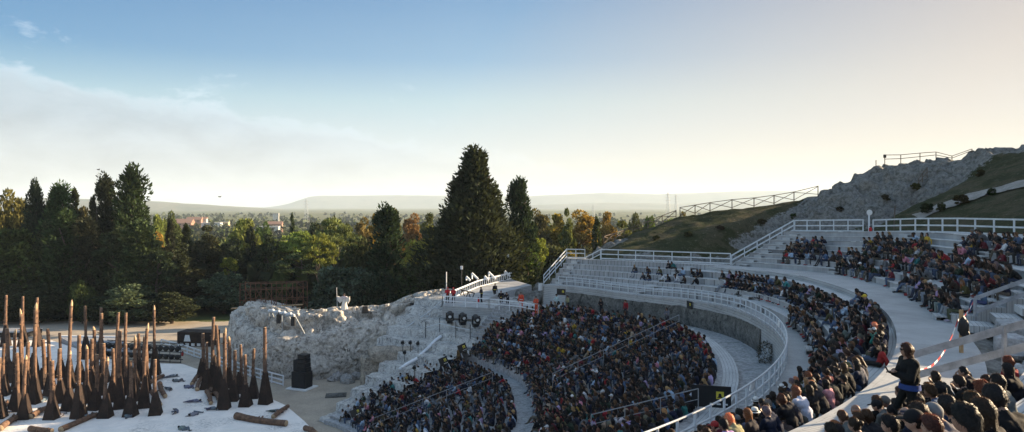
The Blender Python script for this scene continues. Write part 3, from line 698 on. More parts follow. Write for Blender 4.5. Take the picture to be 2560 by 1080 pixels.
CR['shrub'] = [(fin('crown', crown_broad(s, 5, 2.6, 26, 150, .0, .34)), trunk_mesh(s, 3, .12, 6, 1.0), 5., 2.7) for s in (15, 16)]
DARK = (.025, .033, .018); DKG = (.036, .047, .022); OLV = (.050, .056, .022); GOLD = (.15, .105, .028); GRN = (.045, .062, .020); LIT = (.095, .11, .028); GRYG = (.060, .078, .055); RUSTY = (.125, .078, .032)  # GOLD and LIT carry low sunlight in the leaf colour
TYPE = dict(conifer='conifer', great='conifer', column='cypress', broad='tree', tall='tree', pine='pine', shrub='shrub')
NAME = dict(conifer='conifer_tree', great='conifer_tree', column='cypress_tree', broad='broadleaf_tree', tall='poplar_tree', pine='umbrella_pine', shrub='leafy_shrub')
ntree = {}
def tree(kind, u, vtop, wpx, y, tint, label, group=None, zb=None, var=None, vbase=None):
    if 440 <= u < 800 and y < 118: y += 36 if kind != 'pine' else 24
    elif u < 440 and y < 114 and group == G1: y += 23
    wpx *= dict(conifer=1.4, great=1.42, tall=1.25, broad=1.12, column=1.1, pine=1.1, shrub=1.1)[kind]
    if group == G3 and kind in ('tall', 'broad'): wpx *= 1.35
    if kind in ('conifer', 'great', 'column'): vtop += 22 if y < 118 else 4
    z1 = (HV - vtop) / F * y; zb = ground_h((u - 1280) / F * y, y) - .2 if zb is None else zb
    if vbase: zb = (HV - vbase) / F * y
    ntree[kind] = ntree.get(kind, 0) + 1; k = ntree[kind] if var is None else var; cr, tk, H, rad = CR[kind][k % len(CR[kind])]
    o = thing(NAME[kind], label, TYPE[kind], ((u - 1280) / F * y, y, zb), random.uniform(0, 6.28), group)
    sz = (z1 - zb) / H; sxy = wpx * .5 / F * y / rad; o.scale = (sxy, sxy, sz)
    c_ = link('crown', cr, o); gk = 2.3 if group == G3 else 1.9 if group == G2 else 1.4  # valley and right grove tints raised further, sunlight painted into the leaves
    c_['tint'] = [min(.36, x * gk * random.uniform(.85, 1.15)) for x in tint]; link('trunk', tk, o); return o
G1, G2, G3 = 'dark trees behind the stage', 'sunlit trees in the valley', 'trees right of the great conifers'
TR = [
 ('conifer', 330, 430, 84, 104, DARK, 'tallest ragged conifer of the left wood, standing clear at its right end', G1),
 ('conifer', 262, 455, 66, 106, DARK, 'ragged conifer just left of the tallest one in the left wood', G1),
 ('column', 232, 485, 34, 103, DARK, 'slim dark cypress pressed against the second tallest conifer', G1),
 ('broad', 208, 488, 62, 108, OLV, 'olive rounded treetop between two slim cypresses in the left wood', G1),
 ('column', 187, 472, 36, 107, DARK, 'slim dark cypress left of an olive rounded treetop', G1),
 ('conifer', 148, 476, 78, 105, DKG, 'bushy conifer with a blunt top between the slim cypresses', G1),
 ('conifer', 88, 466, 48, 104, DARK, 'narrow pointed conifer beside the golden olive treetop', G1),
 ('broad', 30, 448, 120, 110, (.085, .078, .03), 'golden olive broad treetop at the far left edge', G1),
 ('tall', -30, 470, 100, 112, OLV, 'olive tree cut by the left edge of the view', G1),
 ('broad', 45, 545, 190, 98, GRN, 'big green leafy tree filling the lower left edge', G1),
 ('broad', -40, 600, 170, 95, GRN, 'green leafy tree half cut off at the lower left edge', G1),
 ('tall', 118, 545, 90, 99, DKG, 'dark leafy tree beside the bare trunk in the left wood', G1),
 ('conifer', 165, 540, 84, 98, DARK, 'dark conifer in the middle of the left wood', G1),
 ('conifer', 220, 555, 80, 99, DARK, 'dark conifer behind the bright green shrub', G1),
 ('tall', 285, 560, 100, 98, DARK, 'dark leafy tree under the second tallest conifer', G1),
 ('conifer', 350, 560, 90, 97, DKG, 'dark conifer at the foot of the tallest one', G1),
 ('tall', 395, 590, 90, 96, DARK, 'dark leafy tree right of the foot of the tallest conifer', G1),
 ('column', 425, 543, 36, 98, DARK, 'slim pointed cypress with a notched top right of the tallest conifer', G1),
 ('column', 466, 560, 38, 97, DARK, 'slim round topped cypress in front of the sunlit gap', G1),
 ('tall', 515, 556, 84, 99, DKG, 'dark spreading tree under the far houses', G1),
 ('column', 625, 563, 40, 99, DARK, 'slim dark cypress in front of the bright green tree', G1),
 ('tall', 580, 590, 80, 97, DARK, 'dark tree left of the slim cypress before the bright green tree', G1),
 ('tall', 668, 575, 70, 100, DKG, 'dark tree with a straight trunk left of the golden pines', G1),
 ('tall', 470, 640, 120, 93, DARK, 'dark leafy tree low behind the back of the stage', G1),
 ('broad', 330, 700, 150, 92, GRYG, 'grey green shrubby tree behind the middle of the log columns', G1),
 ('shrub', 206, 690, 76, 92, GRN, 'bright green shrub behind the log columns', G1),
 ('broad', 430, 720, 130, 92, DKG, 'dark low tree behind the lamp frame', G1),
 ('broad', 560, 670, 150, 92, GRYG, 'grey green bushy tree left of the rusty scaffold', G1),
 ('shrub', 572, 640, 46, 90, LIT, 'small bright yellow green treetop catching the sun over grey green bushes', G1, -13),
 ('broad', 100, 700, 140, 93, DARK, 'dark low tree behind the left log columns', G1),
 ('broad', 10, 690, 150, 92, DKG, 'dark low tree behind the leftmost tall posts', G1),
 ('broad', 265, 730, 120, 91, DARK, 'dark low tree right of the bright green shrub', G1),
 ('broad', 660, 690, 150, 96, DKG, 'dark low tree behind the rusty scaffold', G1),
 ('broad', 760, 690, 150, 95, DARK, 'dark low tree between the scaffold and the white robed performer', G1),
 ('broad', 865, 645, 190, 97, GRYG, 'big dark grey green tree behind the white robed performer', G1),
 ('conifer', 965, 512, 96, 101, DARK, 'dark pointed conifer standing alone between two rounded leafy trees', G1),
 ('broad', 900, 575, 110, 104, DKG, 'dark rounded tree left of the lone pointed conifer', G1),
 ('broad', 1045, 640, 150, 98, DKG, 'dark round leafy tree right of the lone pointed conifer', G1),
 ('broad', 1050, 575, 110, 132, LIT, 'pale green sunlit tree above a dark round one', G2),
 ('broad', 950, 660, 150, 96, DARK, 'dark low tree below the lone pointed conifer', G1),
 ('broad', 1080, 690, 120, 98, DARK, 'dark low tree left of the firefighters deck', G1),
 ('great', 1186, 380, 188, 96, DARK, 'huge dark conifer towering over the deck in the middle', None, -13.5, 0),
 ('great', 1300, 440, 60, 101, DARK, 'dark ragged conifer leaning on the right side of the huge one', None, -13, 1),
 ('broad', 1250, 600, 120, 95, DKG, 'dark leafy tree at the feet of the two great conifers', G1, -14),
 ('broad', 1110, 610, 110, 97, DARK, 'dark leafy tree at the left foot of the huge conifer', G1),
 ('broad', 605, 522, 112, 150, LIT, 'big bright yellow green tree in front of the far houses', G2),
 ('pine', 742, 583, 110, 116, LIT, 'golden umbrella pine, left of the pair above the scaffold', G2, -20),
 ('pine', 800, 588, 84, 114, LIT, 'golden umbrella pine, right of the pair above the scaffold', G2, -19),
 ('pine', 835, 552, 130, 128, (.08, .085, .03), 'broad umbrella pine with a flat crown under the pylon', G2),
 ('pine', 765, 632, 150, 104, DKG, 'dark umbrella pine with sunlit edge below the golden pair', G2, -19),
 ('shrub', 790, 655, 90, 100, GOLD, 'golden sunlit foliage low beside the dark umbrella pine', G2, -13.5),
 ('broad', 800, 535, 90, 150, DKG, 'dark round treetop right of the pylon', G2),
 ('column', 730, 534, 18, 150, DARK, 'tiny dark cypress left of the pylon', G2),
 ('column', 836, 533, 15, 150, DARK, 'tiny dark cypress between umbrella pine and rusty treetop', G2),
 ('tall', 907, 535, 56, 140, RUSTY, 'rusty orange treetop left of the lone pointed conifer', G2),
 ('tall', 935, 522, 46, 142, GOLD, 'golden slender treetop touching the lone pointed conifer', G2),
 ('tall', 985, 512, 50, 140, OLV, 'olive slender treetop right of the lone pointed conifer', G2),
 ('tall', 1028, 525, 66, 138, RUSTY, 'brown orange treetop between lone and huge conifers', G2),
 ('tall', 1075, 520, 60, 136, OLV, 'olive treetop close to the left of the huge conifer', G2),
 ('tall', 1112, 512, 60, 134, OLV, 'olive treetop touching the huge conifer', G2),
 ('broad', 430, 510, 70, 170, GRN, 'fresh green treetop right of the tallest conifer, nearest the houses', G2),
 ('broad', 395, 512, 60, 165, LIT, 'fresh green treetop touching the tallest conifer', G2),
 ('broad', 392, 560, 50, 140, GOLD, 'golden bush in the gap beside the tallest conifer', G2),
 ('broad', 660, 540, 60, 210, GRN, 'green round tree between far houses and the pylon', G2),
 ('broad', 700, 600, 120, 140, GRN, 'green tree between slim cypress and golden pines', G2),
 ('broad', 520, 600, 130, 150, LIT, 'bright foliage glowing through the gap below the houses', G2),
 ('tall', 1345, 512, 60, 124, OLV, 'olive grey treetop touching the right great conifer', G3),
 ('tall', 1392, 520, 66, 126, GOLD, 'golden brown tree second from the right great conifer', G3),
 ('tall', 1417, 512, 34, 122, OLV, 'slender olive poplar between two golden trees', G3),
 ('tall', 1455, 515, 80, 128, GOLD, 'wide golden tree in the middle of the right grove', G3),
 ('tall', 1520, 515, 48, 126, GOLD, 'slender yellow poplar right of a dark cypress', G3),
 ('column', 1492, 545, 34, 118, DARK, 'dark cypress between two golden trees in the right grove', G3),
 ('tall', 1555, 545, 70, 125, OLV, 'low olive tree between yellow poplar and round treetops', G3),
 ('broad', 1592, 512, 56, 128, DKG, 'dark green round treetop, left of two twins above the hill', G3),
 ('broad', 1622, 513, 50, 130, GRN, 'green round treetop, right of two twins above the hill', G3),
 ('broad', 1668, 520, 60, 120, GRN, 'green treetop peeping over the grassy hill before the pylon', G3),
 ('broad', 1712, 508, 54, 124, OLV, 'olive treetop peeping over the hill left of the crossed fence', G3),
 ('broad', 1748, 512, 40, 128, GOLD, 'small golden treetop behind the start of the crossed fence', G3),
 ('shrub', 1345, 588, 66, 104, LIT, 'round yellow green bush right of the great conifers', G3, -9.5),
 ('shrub', 1320, 615, 70, 98, GRN, 'green bush below the round yellow green one', G3, -10),
 ('broad', 1400, 590, 110, 108, DKG, 'dark leafy tree low in the right grove', G3),
 ('broad', 1460, 600, 110, 106, DARK, 'dark tree under the wide golden one', G3),
 ('broad', 1540, 580, 100, 112, DKG, 'dark green tree low behind the hill edge', G3),
 ('tall', 120, 492, 90, 112, OLV, 'olive treetop behind the bushy conifer of the left wood', G1),
 ('broad', 300, 492, 110, 113, DKG, 'dark rounded treetop between the two tallest conifers', G1),
 ('tall', 60, 500, 100, 112, DARK, 'dark treetop below the golden olive one at the far left', G1),
 ('tall', 545, 590, 100, 104, DARK, 'dark tree filling the wood below the grey far building', G1),
 ('tall', 435, 600, 100, 104, DARK, 'dark tree behind the slim pointed cypress', G1),
 ('tall', 640, 610, 110, 104, DKG, 'dark tree behind the right slim cypress', G1),
 ('tall', 720, 620, 110, 108, DARK, 'dark tree under the left golden pine', G1),
 ('shrub', 1425, 625, 40, 92, GOLD, 'small golden bush on the edge of the grassy hill', G3, -8.5),
]
for a in TR: tree(*a[:8], zb=a[8] if len(a) > 8 else None, var=a[9] if len(a) > 9 else None)
# far groves that read as one mass
def far_wood(name, seed, n, x0, x1, y0, y1, tints):
    rng = np.random.default_rng(seed); Cs = []; Ds = []; S = []; T = []
    V = []; Fq = []; col = []; off = 0
    for i in range(n):
        y = y0 * (y1 / y0) ** rng.uniform(); u = rng.uniform(x0, x1); x = (u - 1280) / F * y; z = ground_h(x, y)
        h = rng.uniform(5, 11); r = h * rng.uniform(.3, .6); m = int(np.clip(60 * 400 / y, 18, 90))
        P, d = blob_points(rng, np.array([x, y, z + h * .55]), (r, r, h * .5), m)
        v, f = leaf_cards(P, d, r * 1.0 * (40 / m) ** .4, .8, rng, .8); V.append(v); Fq.append(f + off); off += len(v)
        tc = np.array(tints[rng.integers(len(tints))]) * rng.uniform(.75, 1.25); col.append(np.tile(np.append(tc, 1), (len(v), 1)))
    t = NT('far_foliage'); a = t.attr('tint', 'GEOMETRY').outputs['Color']; g = t.n('ShaderNodeNewGeometry')
    k = t.ramp(g.outputs['Random Per Island'], [(0, .6), (1, 1.3)]); t.done(t.mix(1.0, a, k, 'MULTIPLY'), .95, spec=.05)
    tag(link(name, np_mesh(name, np.concatenate(V), np.concatenate(Fq), t.mat, None, False, {'tint': ('POINT', np.concatenate(col))})), kind='stuff')
TT = [GRN, DKG, OLV, LIT, OLV, DARK]
far_wood('distant_woodland', 5, 1150, 330, 1300, 260, 2600, TT)
far_wood('distant_woodland', 6, 500, 1280, 2080, 200, 2600, TT)
far_wood('undergrowth', 8, 420, -80, 1120, 128, 210, [DKG, GRN, DARK])
far_wood('undergrowth', 9, 200, 1250, 1760, 112, 190, [DKG, OLV, GRN])

for i, (u, v, w_, h_, lab) in enumerate([(2318, 536, 40, 1.0, 'dark bush at the lower end of the pale path on the hill'), (2352, 528, 30, .8, 'small dark bush beside the lower bend of the pale path'), (2402, 512, 46, .9, 'dark bush touching the middle of the pale path'), (2480, 488, 26, .7, 'small bush above the upper half of the pale path'), (2100, 528, 24, .6, 'low scrubby bush behind the white top fence left of the sign post'), (1905, 560, 30, .7, 'low scrub bush beside the sloping white handrail on the hill'), (1800, 575, 26, .6, 'dry low bush in the middle of the grassy hill slope'), (1720, 590, 30, .6, 'dry low bush on the grassy slope left of centre'), (1640, 600, 24, .6, 'small dry bush just above the long straight fence'), (2215, 500, 30, .7, 'dark bush at the foot of the rocky crag'), (2290, 475, 34, .8, 'dark bush in the middle of the hillside below the crag'), (2450, 440, 30, .7, 'dark bush near the top right of the hillside'), (1985, 545, 26, .6, 'grey green bush among rocks behind the corner of the top fence')]):
    p = on_hill(u, v)
    if not p: continue
    o = thing('hillside_bush', lab, 'bush', tuple(p - Vector((0, 0, .15))), i * 1.3, 'bushes on the hillside'); s_ = w_ / F * p.y / 5.4; o.scale = (s_, s_, h_ / 5 * 1.3); cr, tk = CR['shrub'][i % 2][:2]; c_ = link('crown', cr, o); c_['tint'] = [x * random.uniform(.7, 1.4) for x in (OLV if i % 3 else DKG)]; link('trunk', tk, o)
# ------------------------------------------------------------------ fences and handrails
def fence(name, label, tops, hts, rails, pw, rw, mat, spacing, cat='fence', cross=False, post_h=None, cap=True):
    """tops: ground points; rails: heights of the rails above the ground; every post and rail is a part"""
    pts = [Vector(p) for p in tops]; o = thing(name, label, cat, tuple(pts[0])); o0 = pts[0]
    fine = []
    for a, b in zip(pts, pts[1:]):
        n = max(1, round((b - a).length / spacing)); fine += [a.lerp(b, k / n) for k in range(n)]
    fine.append(pts[-1])
    for p in fine:
        mb = MB(); q = p - o0; mb.box((q.x, q.y, q.z + hts / 2 - .1), (pw, pw, hts + .2), random.uniform(-.04, .04)); mb.build('post', mat, o)
    for h in rails:
        mb = MB()
        for a, b in zip(fine, fine[1:]): mb.bar(a - o0 + Vector((0, 0, h)), b - o0 + Vector((0, 0, h)), rw[0], rw[1])
        mb.build('rail', mat, o)
    if cross:
        for a, b in zip(fine, fine[1:]):
            mb = MB(); mb.bar(a - o0 + Vector((0, 0, .15)), b - o0 + Vector((0, 0, hts - .1)), .06, .07); mb.bar(a - o0 + Vector((0, .06, hts - .1)), b - o0 + Vector((0, .06, .15)), .06, .07); mb.build('brace', mat, o)
    return o
def arc(th0, th1, r, z, n): return [pol(th, r(th), z(th)) for th in np.linspace(th0, th1, n)]
W_, T_ = M['rail'], M['thin']
# thin tube railing on the edge of the wooden bleacher
def tube_rail(name, label, pts, h, rails, r, mat):
    pts = [Vector(p) for p in pts]; o = thing(name, label, 'railing', tuple(pts[0])); o0 = pts[0]
    for p in pts:
        mb = MB(); mb.tube([p - o0 - Vector((0, 0, .25)), p - o0 + Vector((0, 0, h))], r * 1.15, 6); mb.build('post', mat, o, True)
    for k in rails:
        mb = MB(); mb.tube([p - o0 + Vector((0, 0, k)) for p in pts], r, 6); mb.build('rail', mat, o, True)
    return o
tube_rail('curved_railing', 'long thin curved tube railing along the front edge of the wooden bleacher', arc(-64, 38, lambda t: Wr(t) + .02, zW, 66), 1.0, (1.0, .55, .12), .04, T_)
# white timber fences
FD = lambda th: -5.95 if th > 21 else DZ - drop(th)
fence('white_fence', 'long straight white fence behind the left seated group on the bleacher', [pol(35.6, Fr(35.6) + .1, -5.95), pol(20.7, Fr(20.7) + .1, -5.95)], 1.15, (1.12, .6, .12), .08, (.06, .11), W_, 2.1)
fence('sloping_handrail', 'white sloping handrail at the far left end of the wooden bleacher', [pol(40.9, Wr(41), zW(41)), pol(40.9, Fr(41) - .6, -5.95)], 1.05, (1.05, .62, .2), .08, (.06, .1), W_, 1.2, 'handrail')
fence('white_fence', 'short white fence piece on top of the left end of the bleacher', [pol(40.9, Fr(41) - .6, -5.95), pol(38.4, Fr(38.4) + .1, -5.95)], 1.05, (1.02, .58, .1), .08, (.06, .1), W_, 1.2)
fence('sloping_handrail', 'short white sloping handrail joining the long straight fence at its left end', [pol(38.3, Fr(38.3) + .1, -6.9), pol(35.7, Fr(35.7) + .1, -5.95)], 1.1, (1.08, .6), .08, (.06, .1), W_, 1.3, 'handrail')
fence('sloping_handrail', 'white sloping handrail climbing between the long straight fence and the top fence', [pol(SPL + .1, 49.2, FD(SPL) - .1), pol(SPL + .1, 57.2, -2.65)], 1.15, (1.12, .62, .15), .09, (.06, .13), W_, 1.75, 'handrail')
a = pol(SPL + .1, 57.3, -2.65); b = pol(11.6, 57.6, -2.4)
fence('white_fence', 'white top fence left of the small white sign post', [a, b], 1.15, (1.12, .58, .06), .09, (.06, .12), W_, 2.0)
fence('white_fence', 'long white top fence right of the small white sign post, against the dark grass', [pol(10.3, 57.6, -2.4)] + [pol(t, GR(t) + .4, -2.05 - drop(t)) for t in (5, 0, -6, -12, -18, -24)], 1.15, (1.12, .58, .06), .09, (.06, .12), W_, 1.55)
# handrails of the ancient stair gap and the near handrail
fence('grey_handrail', 'grey timber handrail with a red and white taped end post beside the upper crowd', [pol(-25.4, 49.3, -5.36), pol(-25.4, 53, -3.55), pol(-25.4, 57, -1.6)], 1.25, (1.22, .62), .1, (.05, .17), M['oldrail'], 3.7, 'handrail')
fence('grey_handrail', 'heavy grey timber handrail beside the standing woman in black', [pol(-41.8, 47.6, -5.4), pol(-41.8, 52, -3.35), pol(-41.8, 58, -.6)], 1.12, (1.04, .42), .09, (.055, .2), M['oldrail'], 2.45, 'handrail')
# gangway stair by the upper crowd
st = thing('wooden_steps', 'grey wooden stair with box steps at the right end of the upper crowd', 'steps', tuple(pol(-26.6, 49, DZ)), R_(-26.6))
for k in range(8):
    mb = MB(); mb.box((.35 + k * .9, 0, .12 + k * .42), (.95, 1.5, .3)); mb.build('step', M['seat'], st)
for i, (th, r, z, sz) in enumerate([(-29.0, 50.2, -5.2, (1.1, 1.3, 1.1)), (-29.2, 52.4, -4.2, (1.2, 1.5, 1.1)), (-31.4, 49.9, -5.3, (1.0, .9, .8)), (-29.5, 54.6, -3.2, (1.2, 1.5, 1.1)), (-32.5, 52.2, -4.7, (1.0, 1.3, .8))]):
    o = rocky_box('ancient_seat_block', pol(th, r, z), sz, R_(th), M['smoothstone'], .1, seed=20 + i, seg=.2)
    tag(o, f"ancient pale stone seat block, {['lowest beside the wooden stair', 'second up beside the wooden stair', 'small one at the walkway edge', 'third up beside the wooden stair', 'tilted one among the rubble'][i]}", 'stone block', 'ancient stone seat blocks between the handrails')
wd = ['flat', 'round', 'jagged', 'long', 'cracked', 'tilted', 'squat', 'mossy', 'chipped', 'pointed', 'split', 'smooth']
for i in range(26):
    th = random.uniform(-40.5, -32); r = random.uniform(49.9, 55); h = drop_hill(pol(th, r).x, pol(th, r).y); rr = random.uniform(.22, .55)
    o = boulder(pol(th, r, max(h, -5.6 + (r - 49.6) * .3) + .1), rr, i + 40, M['smoothstone'], .6, 10)
    tag(o, 'pale loose rock in the rubble gap behind the heavy grey handrail', 'rock', 'loose rocks behind the near handrail')

# rustic crossed fences on the hill
def hill_pts(pts, dz=0):
    out = []
    for u, v in pts:
        p = on_hill(u, v)
        if p: out.append(p + Vector((0, 0, dz)))
    return out
def crest_pts(us):
    out = []
    for u in us:
        for v in np.arange(380, 680, .5):
            p = on_hill(u, v + 1.0)
            if p and p.y > 55: out.append(p); break
    return out
fence('crossed_wood_fence', 'rustic crossed wooden fence along the crest of the grassy hill', crest_pts([1700, 1775, 1830, 1885, 1935, 1985, 2045]), 1.25, (1.2,), .09, (.07, .08), M['oldwood'], 2.4, cross=True)
fence('crossed_wood_fence', 'rustic crossed wooden fence descending the left end of the grassy hill', crest_pts([1510, 1560, 1620, 1690]), 1.0, (.95,), .08, (.06, .07), M['oldwood'], 2.4, cross=True)
def slope_pts(l): 
    return [p for p in (on_hill(u, v) for u, v in l) if p]
fp = slope_pts([(1292, 672), (1330, 664), (1370, 655), (1410, 645)])
if len(fp) > 1: fence('crossed_wood_fence', 'short crossed wooden fence by the great conifers, left of the bleacher end', fp, 1.1, (1.05, .1), .08, (.06, .07), M['oldwood'], 1.9, cross=True)
hp = crest_pts([2190, 2212, 2252, 2300, 2340, 2380, 2430])
o = thing('hilltop_railing', 'thin hilltop railing against the pale sky with one dark box', 'railing', tuple(hp[0])); hs = [.7, 1.15, 1.0, .95, .8, .55, .4]
for p, h in zip(hp, hs):
    mb = MB(); q = p - hp[0]; mb.tube([q - Vector((0, 0, .3)), q + Vector((0, 0, h))], .05, 6); mb.build('post', M['oldwood'], o)
for k in (1, .55):
    mb = MB(); mb.tube([p - hp[0] + Vector((0, 0, h * k)) for p, h in zip(hp[1:], hs[1:])], .04, 6); mb.build('rail', M['oldwood'], o)
mb = MB(); q = hp[1] - hp[0]; mb.box((q.x, q.y, 1.0 + q.z), (.25, .25, .4)); mb.build('box', M['black'], o)
p = on_hill(2315, 452)
if p:
    fpd = slope_pts([(2296, 470), (2306, 455), (2318, 440)])
    if len(fpd) > 1: fence('dark_handrail', 'small dark handrail on the path cut in the rocky crag', fpd, 1.0, (1.0, .5), .07, (.05, .06), M['oldwood'], 1.6, 'handrail')

# white fence of the ramp left of the rock
wf = [at(403, 868, FLOOR), at(468, 886, FLOOR), at(540, 912, FLOOR), at(625, 941, FLOOR), at(708, 965, FLOOR)]
fence('white_fence', 'low white wooden fence running along the foot of the big rock', wf, 1.15, (1.1, .62, .15), .12, (.08, .13), M['whiter'], 2.3)

# ------------------------------------------------------------------ the deck with the firefighters
dk = thing('viewing_deck', 'white painted deck on the ruin where the firefighters stand', 'deck', (-7.9, 78.2, -11.4))
ZK = -11.25
def dpt(u, v): return at(u, v, ZK)
d0, d1, d2, d3, d4 = dpt(1106, 764), dpt(1250, 772), dpt(1370, 765), dpt(1300, 738), dpt(1190, 728)
mb = MB(); o0 = Vector(dk.location)
pts = [d0, d1, dpt(1262, 768), dpt(1290, 745), d4, dpt(1120, 748)]
n = len(pts); mb.add([p - o0 for p in pts] + [p - o0 - Vector((0, 0, 1.35)) for p in pts], [tuple(range(n))] + [(i, i + n, (i + 1) % n + n, (i + 1) % n) for i in range(n)]); mb.build('platform', M['panel'], dk)
def drail(pts, h=1.1, nm='railing', rl=(1.08, .58), sp=1.35, mat=None):
    o = dk; mat = mat or M['whiter']; fine = []
    for a, b in zip(pts, pts[1:]):
        k = max(1, round((b - a).length / sp)); fine += [a.lerp(b, i / k) for i in range(k)]
    fine.append(pts[-1]); mb = MB()
    for p in fine: mb.box(p - o0 + Vector((0, 0, h / 2)), (.08, .08, h))
    for r in rl:
        for a, b in zip(fine, fine[1:]): mb.bar(a - o0 + Vector((0, 0, r)), b - o0 + Vector((0, 0, r)), .06, .1)
    return mb.build(nm, mat, o)
drail([d0, d1 - Vector((1.2, 0, 0))]); drail([d1 - Vector((1.2, 0, 0)), dpt(1300, 780), dpt(1345, 790)]); drail([d0, dpt(1122, 752)])
# walkway behind the deck rising to the right with a sunlit parapet
pr = thing('footbridge', 'white footbridge with sunlit parapet rising behind the firefighters', 'footbridge', tuple(atY(1120, 735, 80))); o1 = Vector(pr.location)
A_, B_, C_ = atY(1122, 732, 81), atY(1195, 702, 86), atY(1278, 682, 90)
mb = MB()
for a, b in ((A_, B_), (B_, C_)): mb.bar(a - o1, b - o1, .12, .16); mb.bar(a - o1 - Vector((0, 0, .75)), b - o1 - Vector((0, 0, .75)), .12, .12)
mb.build('rail', M['whiter'], pr); mb = MB()
for a, b, k in ((A_, B_, 16), (B_, C_, 16)):
    for i in range(k): q = a.lerp(b, i / k) - o1; mb.box(q - Vector((0, 0, .4)), (.1, .1, .8))
mb.build('baluster', M['whiter'], pr); mb = MB()
for a, b in ((A_, B_), (B_, C_)):
    mb.add([a - o1 + Vector((0, -.1, -.85)), b - o1 + Vector((0, -.1, -.85)), b - o1 + Vector((2.6, -3.6, -1.2)), a - o1 + Vector((2.6, -3.6, -1.2))], [(0, 1, 2, 3)])
    mb.add([a - o1 + Vector((2.6, -3.6, -1.2)), b - o1 + Vector((2.6, -3.6, -1.2)), b - o1 + Vector((2.6, -3.6, -3.2)), a - o1 + Vector((2.6, -3.6, -3.2))], [(0, 1, 2, 3)])
mb.build('floor', M['panel'], pr)
for i, (u, v, y) in enumerate([(1180, 690, 87), (1222, 688, 88), (1166, 696, 86), (1262, 684, 90), (1212, 695, 87)]):
    p = atY(u, v, y); o = thing('wooden_wedge', ['tall white wedge frame left of centre on the footbridge', 'tall white wedge frame in the middle of the footbridge', 'small white wedge frame at the left on the footbridge', 'white wedge frame at the right end of the footbridge', 'small white wedge frame between the two tall ones'][i], 'frame', tuple(p), -.6, 'white wedge frames on the footbridge')
    s = (.65, .72, .4, .6, .42)[i]; mb = MB(); mb.bar((0, 0, -.6 * s), (0, 0, .5 * s), .14, .14); mb.build('upright', M['whiter'], o); mb = MB(); mb.bar((0, 0, .55 * s), (1.5 * s, 0, -.55 * s), .16, .22); mb.build('brace', M['whiter'], o)
# dark folded barriers on the deck
o = thing('metal_truss', 'dark metal truss leaning on the deck behind the white railing', 'truss', tuple(dpt(1150, 757)))
q0, q1 = dpt(1142, 744) - Vector(o.location) + Vector((0, 0, 1.1)), dpt(1186, 752) - Vector(o.location) + Vector((0, 0, .9)); lo_ = Vector((0, 0, -1.0))
mb = MB(); mb.bar(q0, q1, .12, .12); mb.bar(q0 + lo_, q1 + lo_, .12, .12)
for i in range(6): a = q0.lerp(q1, i / 6); b = q0.lerp(q1, (i + 1) / 6); mb.bar(a + (lo_ if i % 2 else lo_ * 0), b + (lo_ * 0 if i % 2 else lo_), .08, .08)
mb.build('lattice', M['dark'], o)
def ext(u, v, z, lab):
    o = thing('fire_extinguisher', lab, 'extinguisher', tuple(at(u, v, z))); mb = MB(); mb.tube([(0, 0, 0), (0, 0, .5), (0, 0, .58)], [.13, .13, .05], 10); mb.build('cylinder', M['red'], o, True); mb = MB(); mb.box((0, 0, .64), (.16, .06, .08)); mb.tube([(.06, 0, .62), (.2, 0, .45), (.17, 0, .2)], .025, 6); mb.build('valve', M['black'], o)
ext(1196, 757, ZK, 'red fire extinguisher standing on the white deck'); ext(456, 890, FLOOR, 'red fire extinguisher beside the white fence near the dark container')
p = pol(9.9, 57.0, -2.5); ext(*[round(x) for x in proj(p)], p.z, 'red fire extinguisher at the gap in the top fence')

# handrail of the ruin stair, the white pipe
hr = [atY(952, 868, 75.5), atY(1012, 826, 77), atY(1020, 815, 77.3), atY(1075, 778, 79), atY(1104, 752, 80)]
o = thing('sloping_handrail', 'pale sloping handrail along the left edge of the ruined steps', 'handrail', tuple(hr[0])); 
for k, h in enumerate((0, -.45)):
    mb = MB()
    for a, b in zip(hr, hr[1:]): mb.bar(a - hr[0] + Vector((0, 0, h)), b - hr[0] + Vector((0, 0, h)), .08, .1)
    mb.build('rail', W_, o)
for a, b in zip(hr, hr[1:]):
    mb = MB(); mb.box(a - hr[0] - Vector((0, 0, .6)), (.09, .09, 1.3)); mb.build('post', W_, o)
def ruin_z(u, v):
    d = Vector(((u - 1280) / F, 1, (HV - v) / F)).normalized(); h = RB.ray_cast(Vector((0, 0, 0)), d); return h[0]
me_ = ru.data; RB = BVHTree.FromPolygons([tuple(x.co) for x in me_.vertices], [tuple(f.vertices) for f in me_.polygons])
pp = [ruin_z(u, v) for u, v in ((1000, 925), (1018, 912), (1040, 900), (1062, 880), (1075, 868), (1090, 852), (1104, 842))]; pp = [p + Vector((0, -.15, .12)) for p in pp if p]
mb = MB(); mb.tube(pp, .17, 8); mb.build('white_pipe', M['whiter'], None, True, label='white wrapped pipe snaking down the ruined steps', cat='pipe')

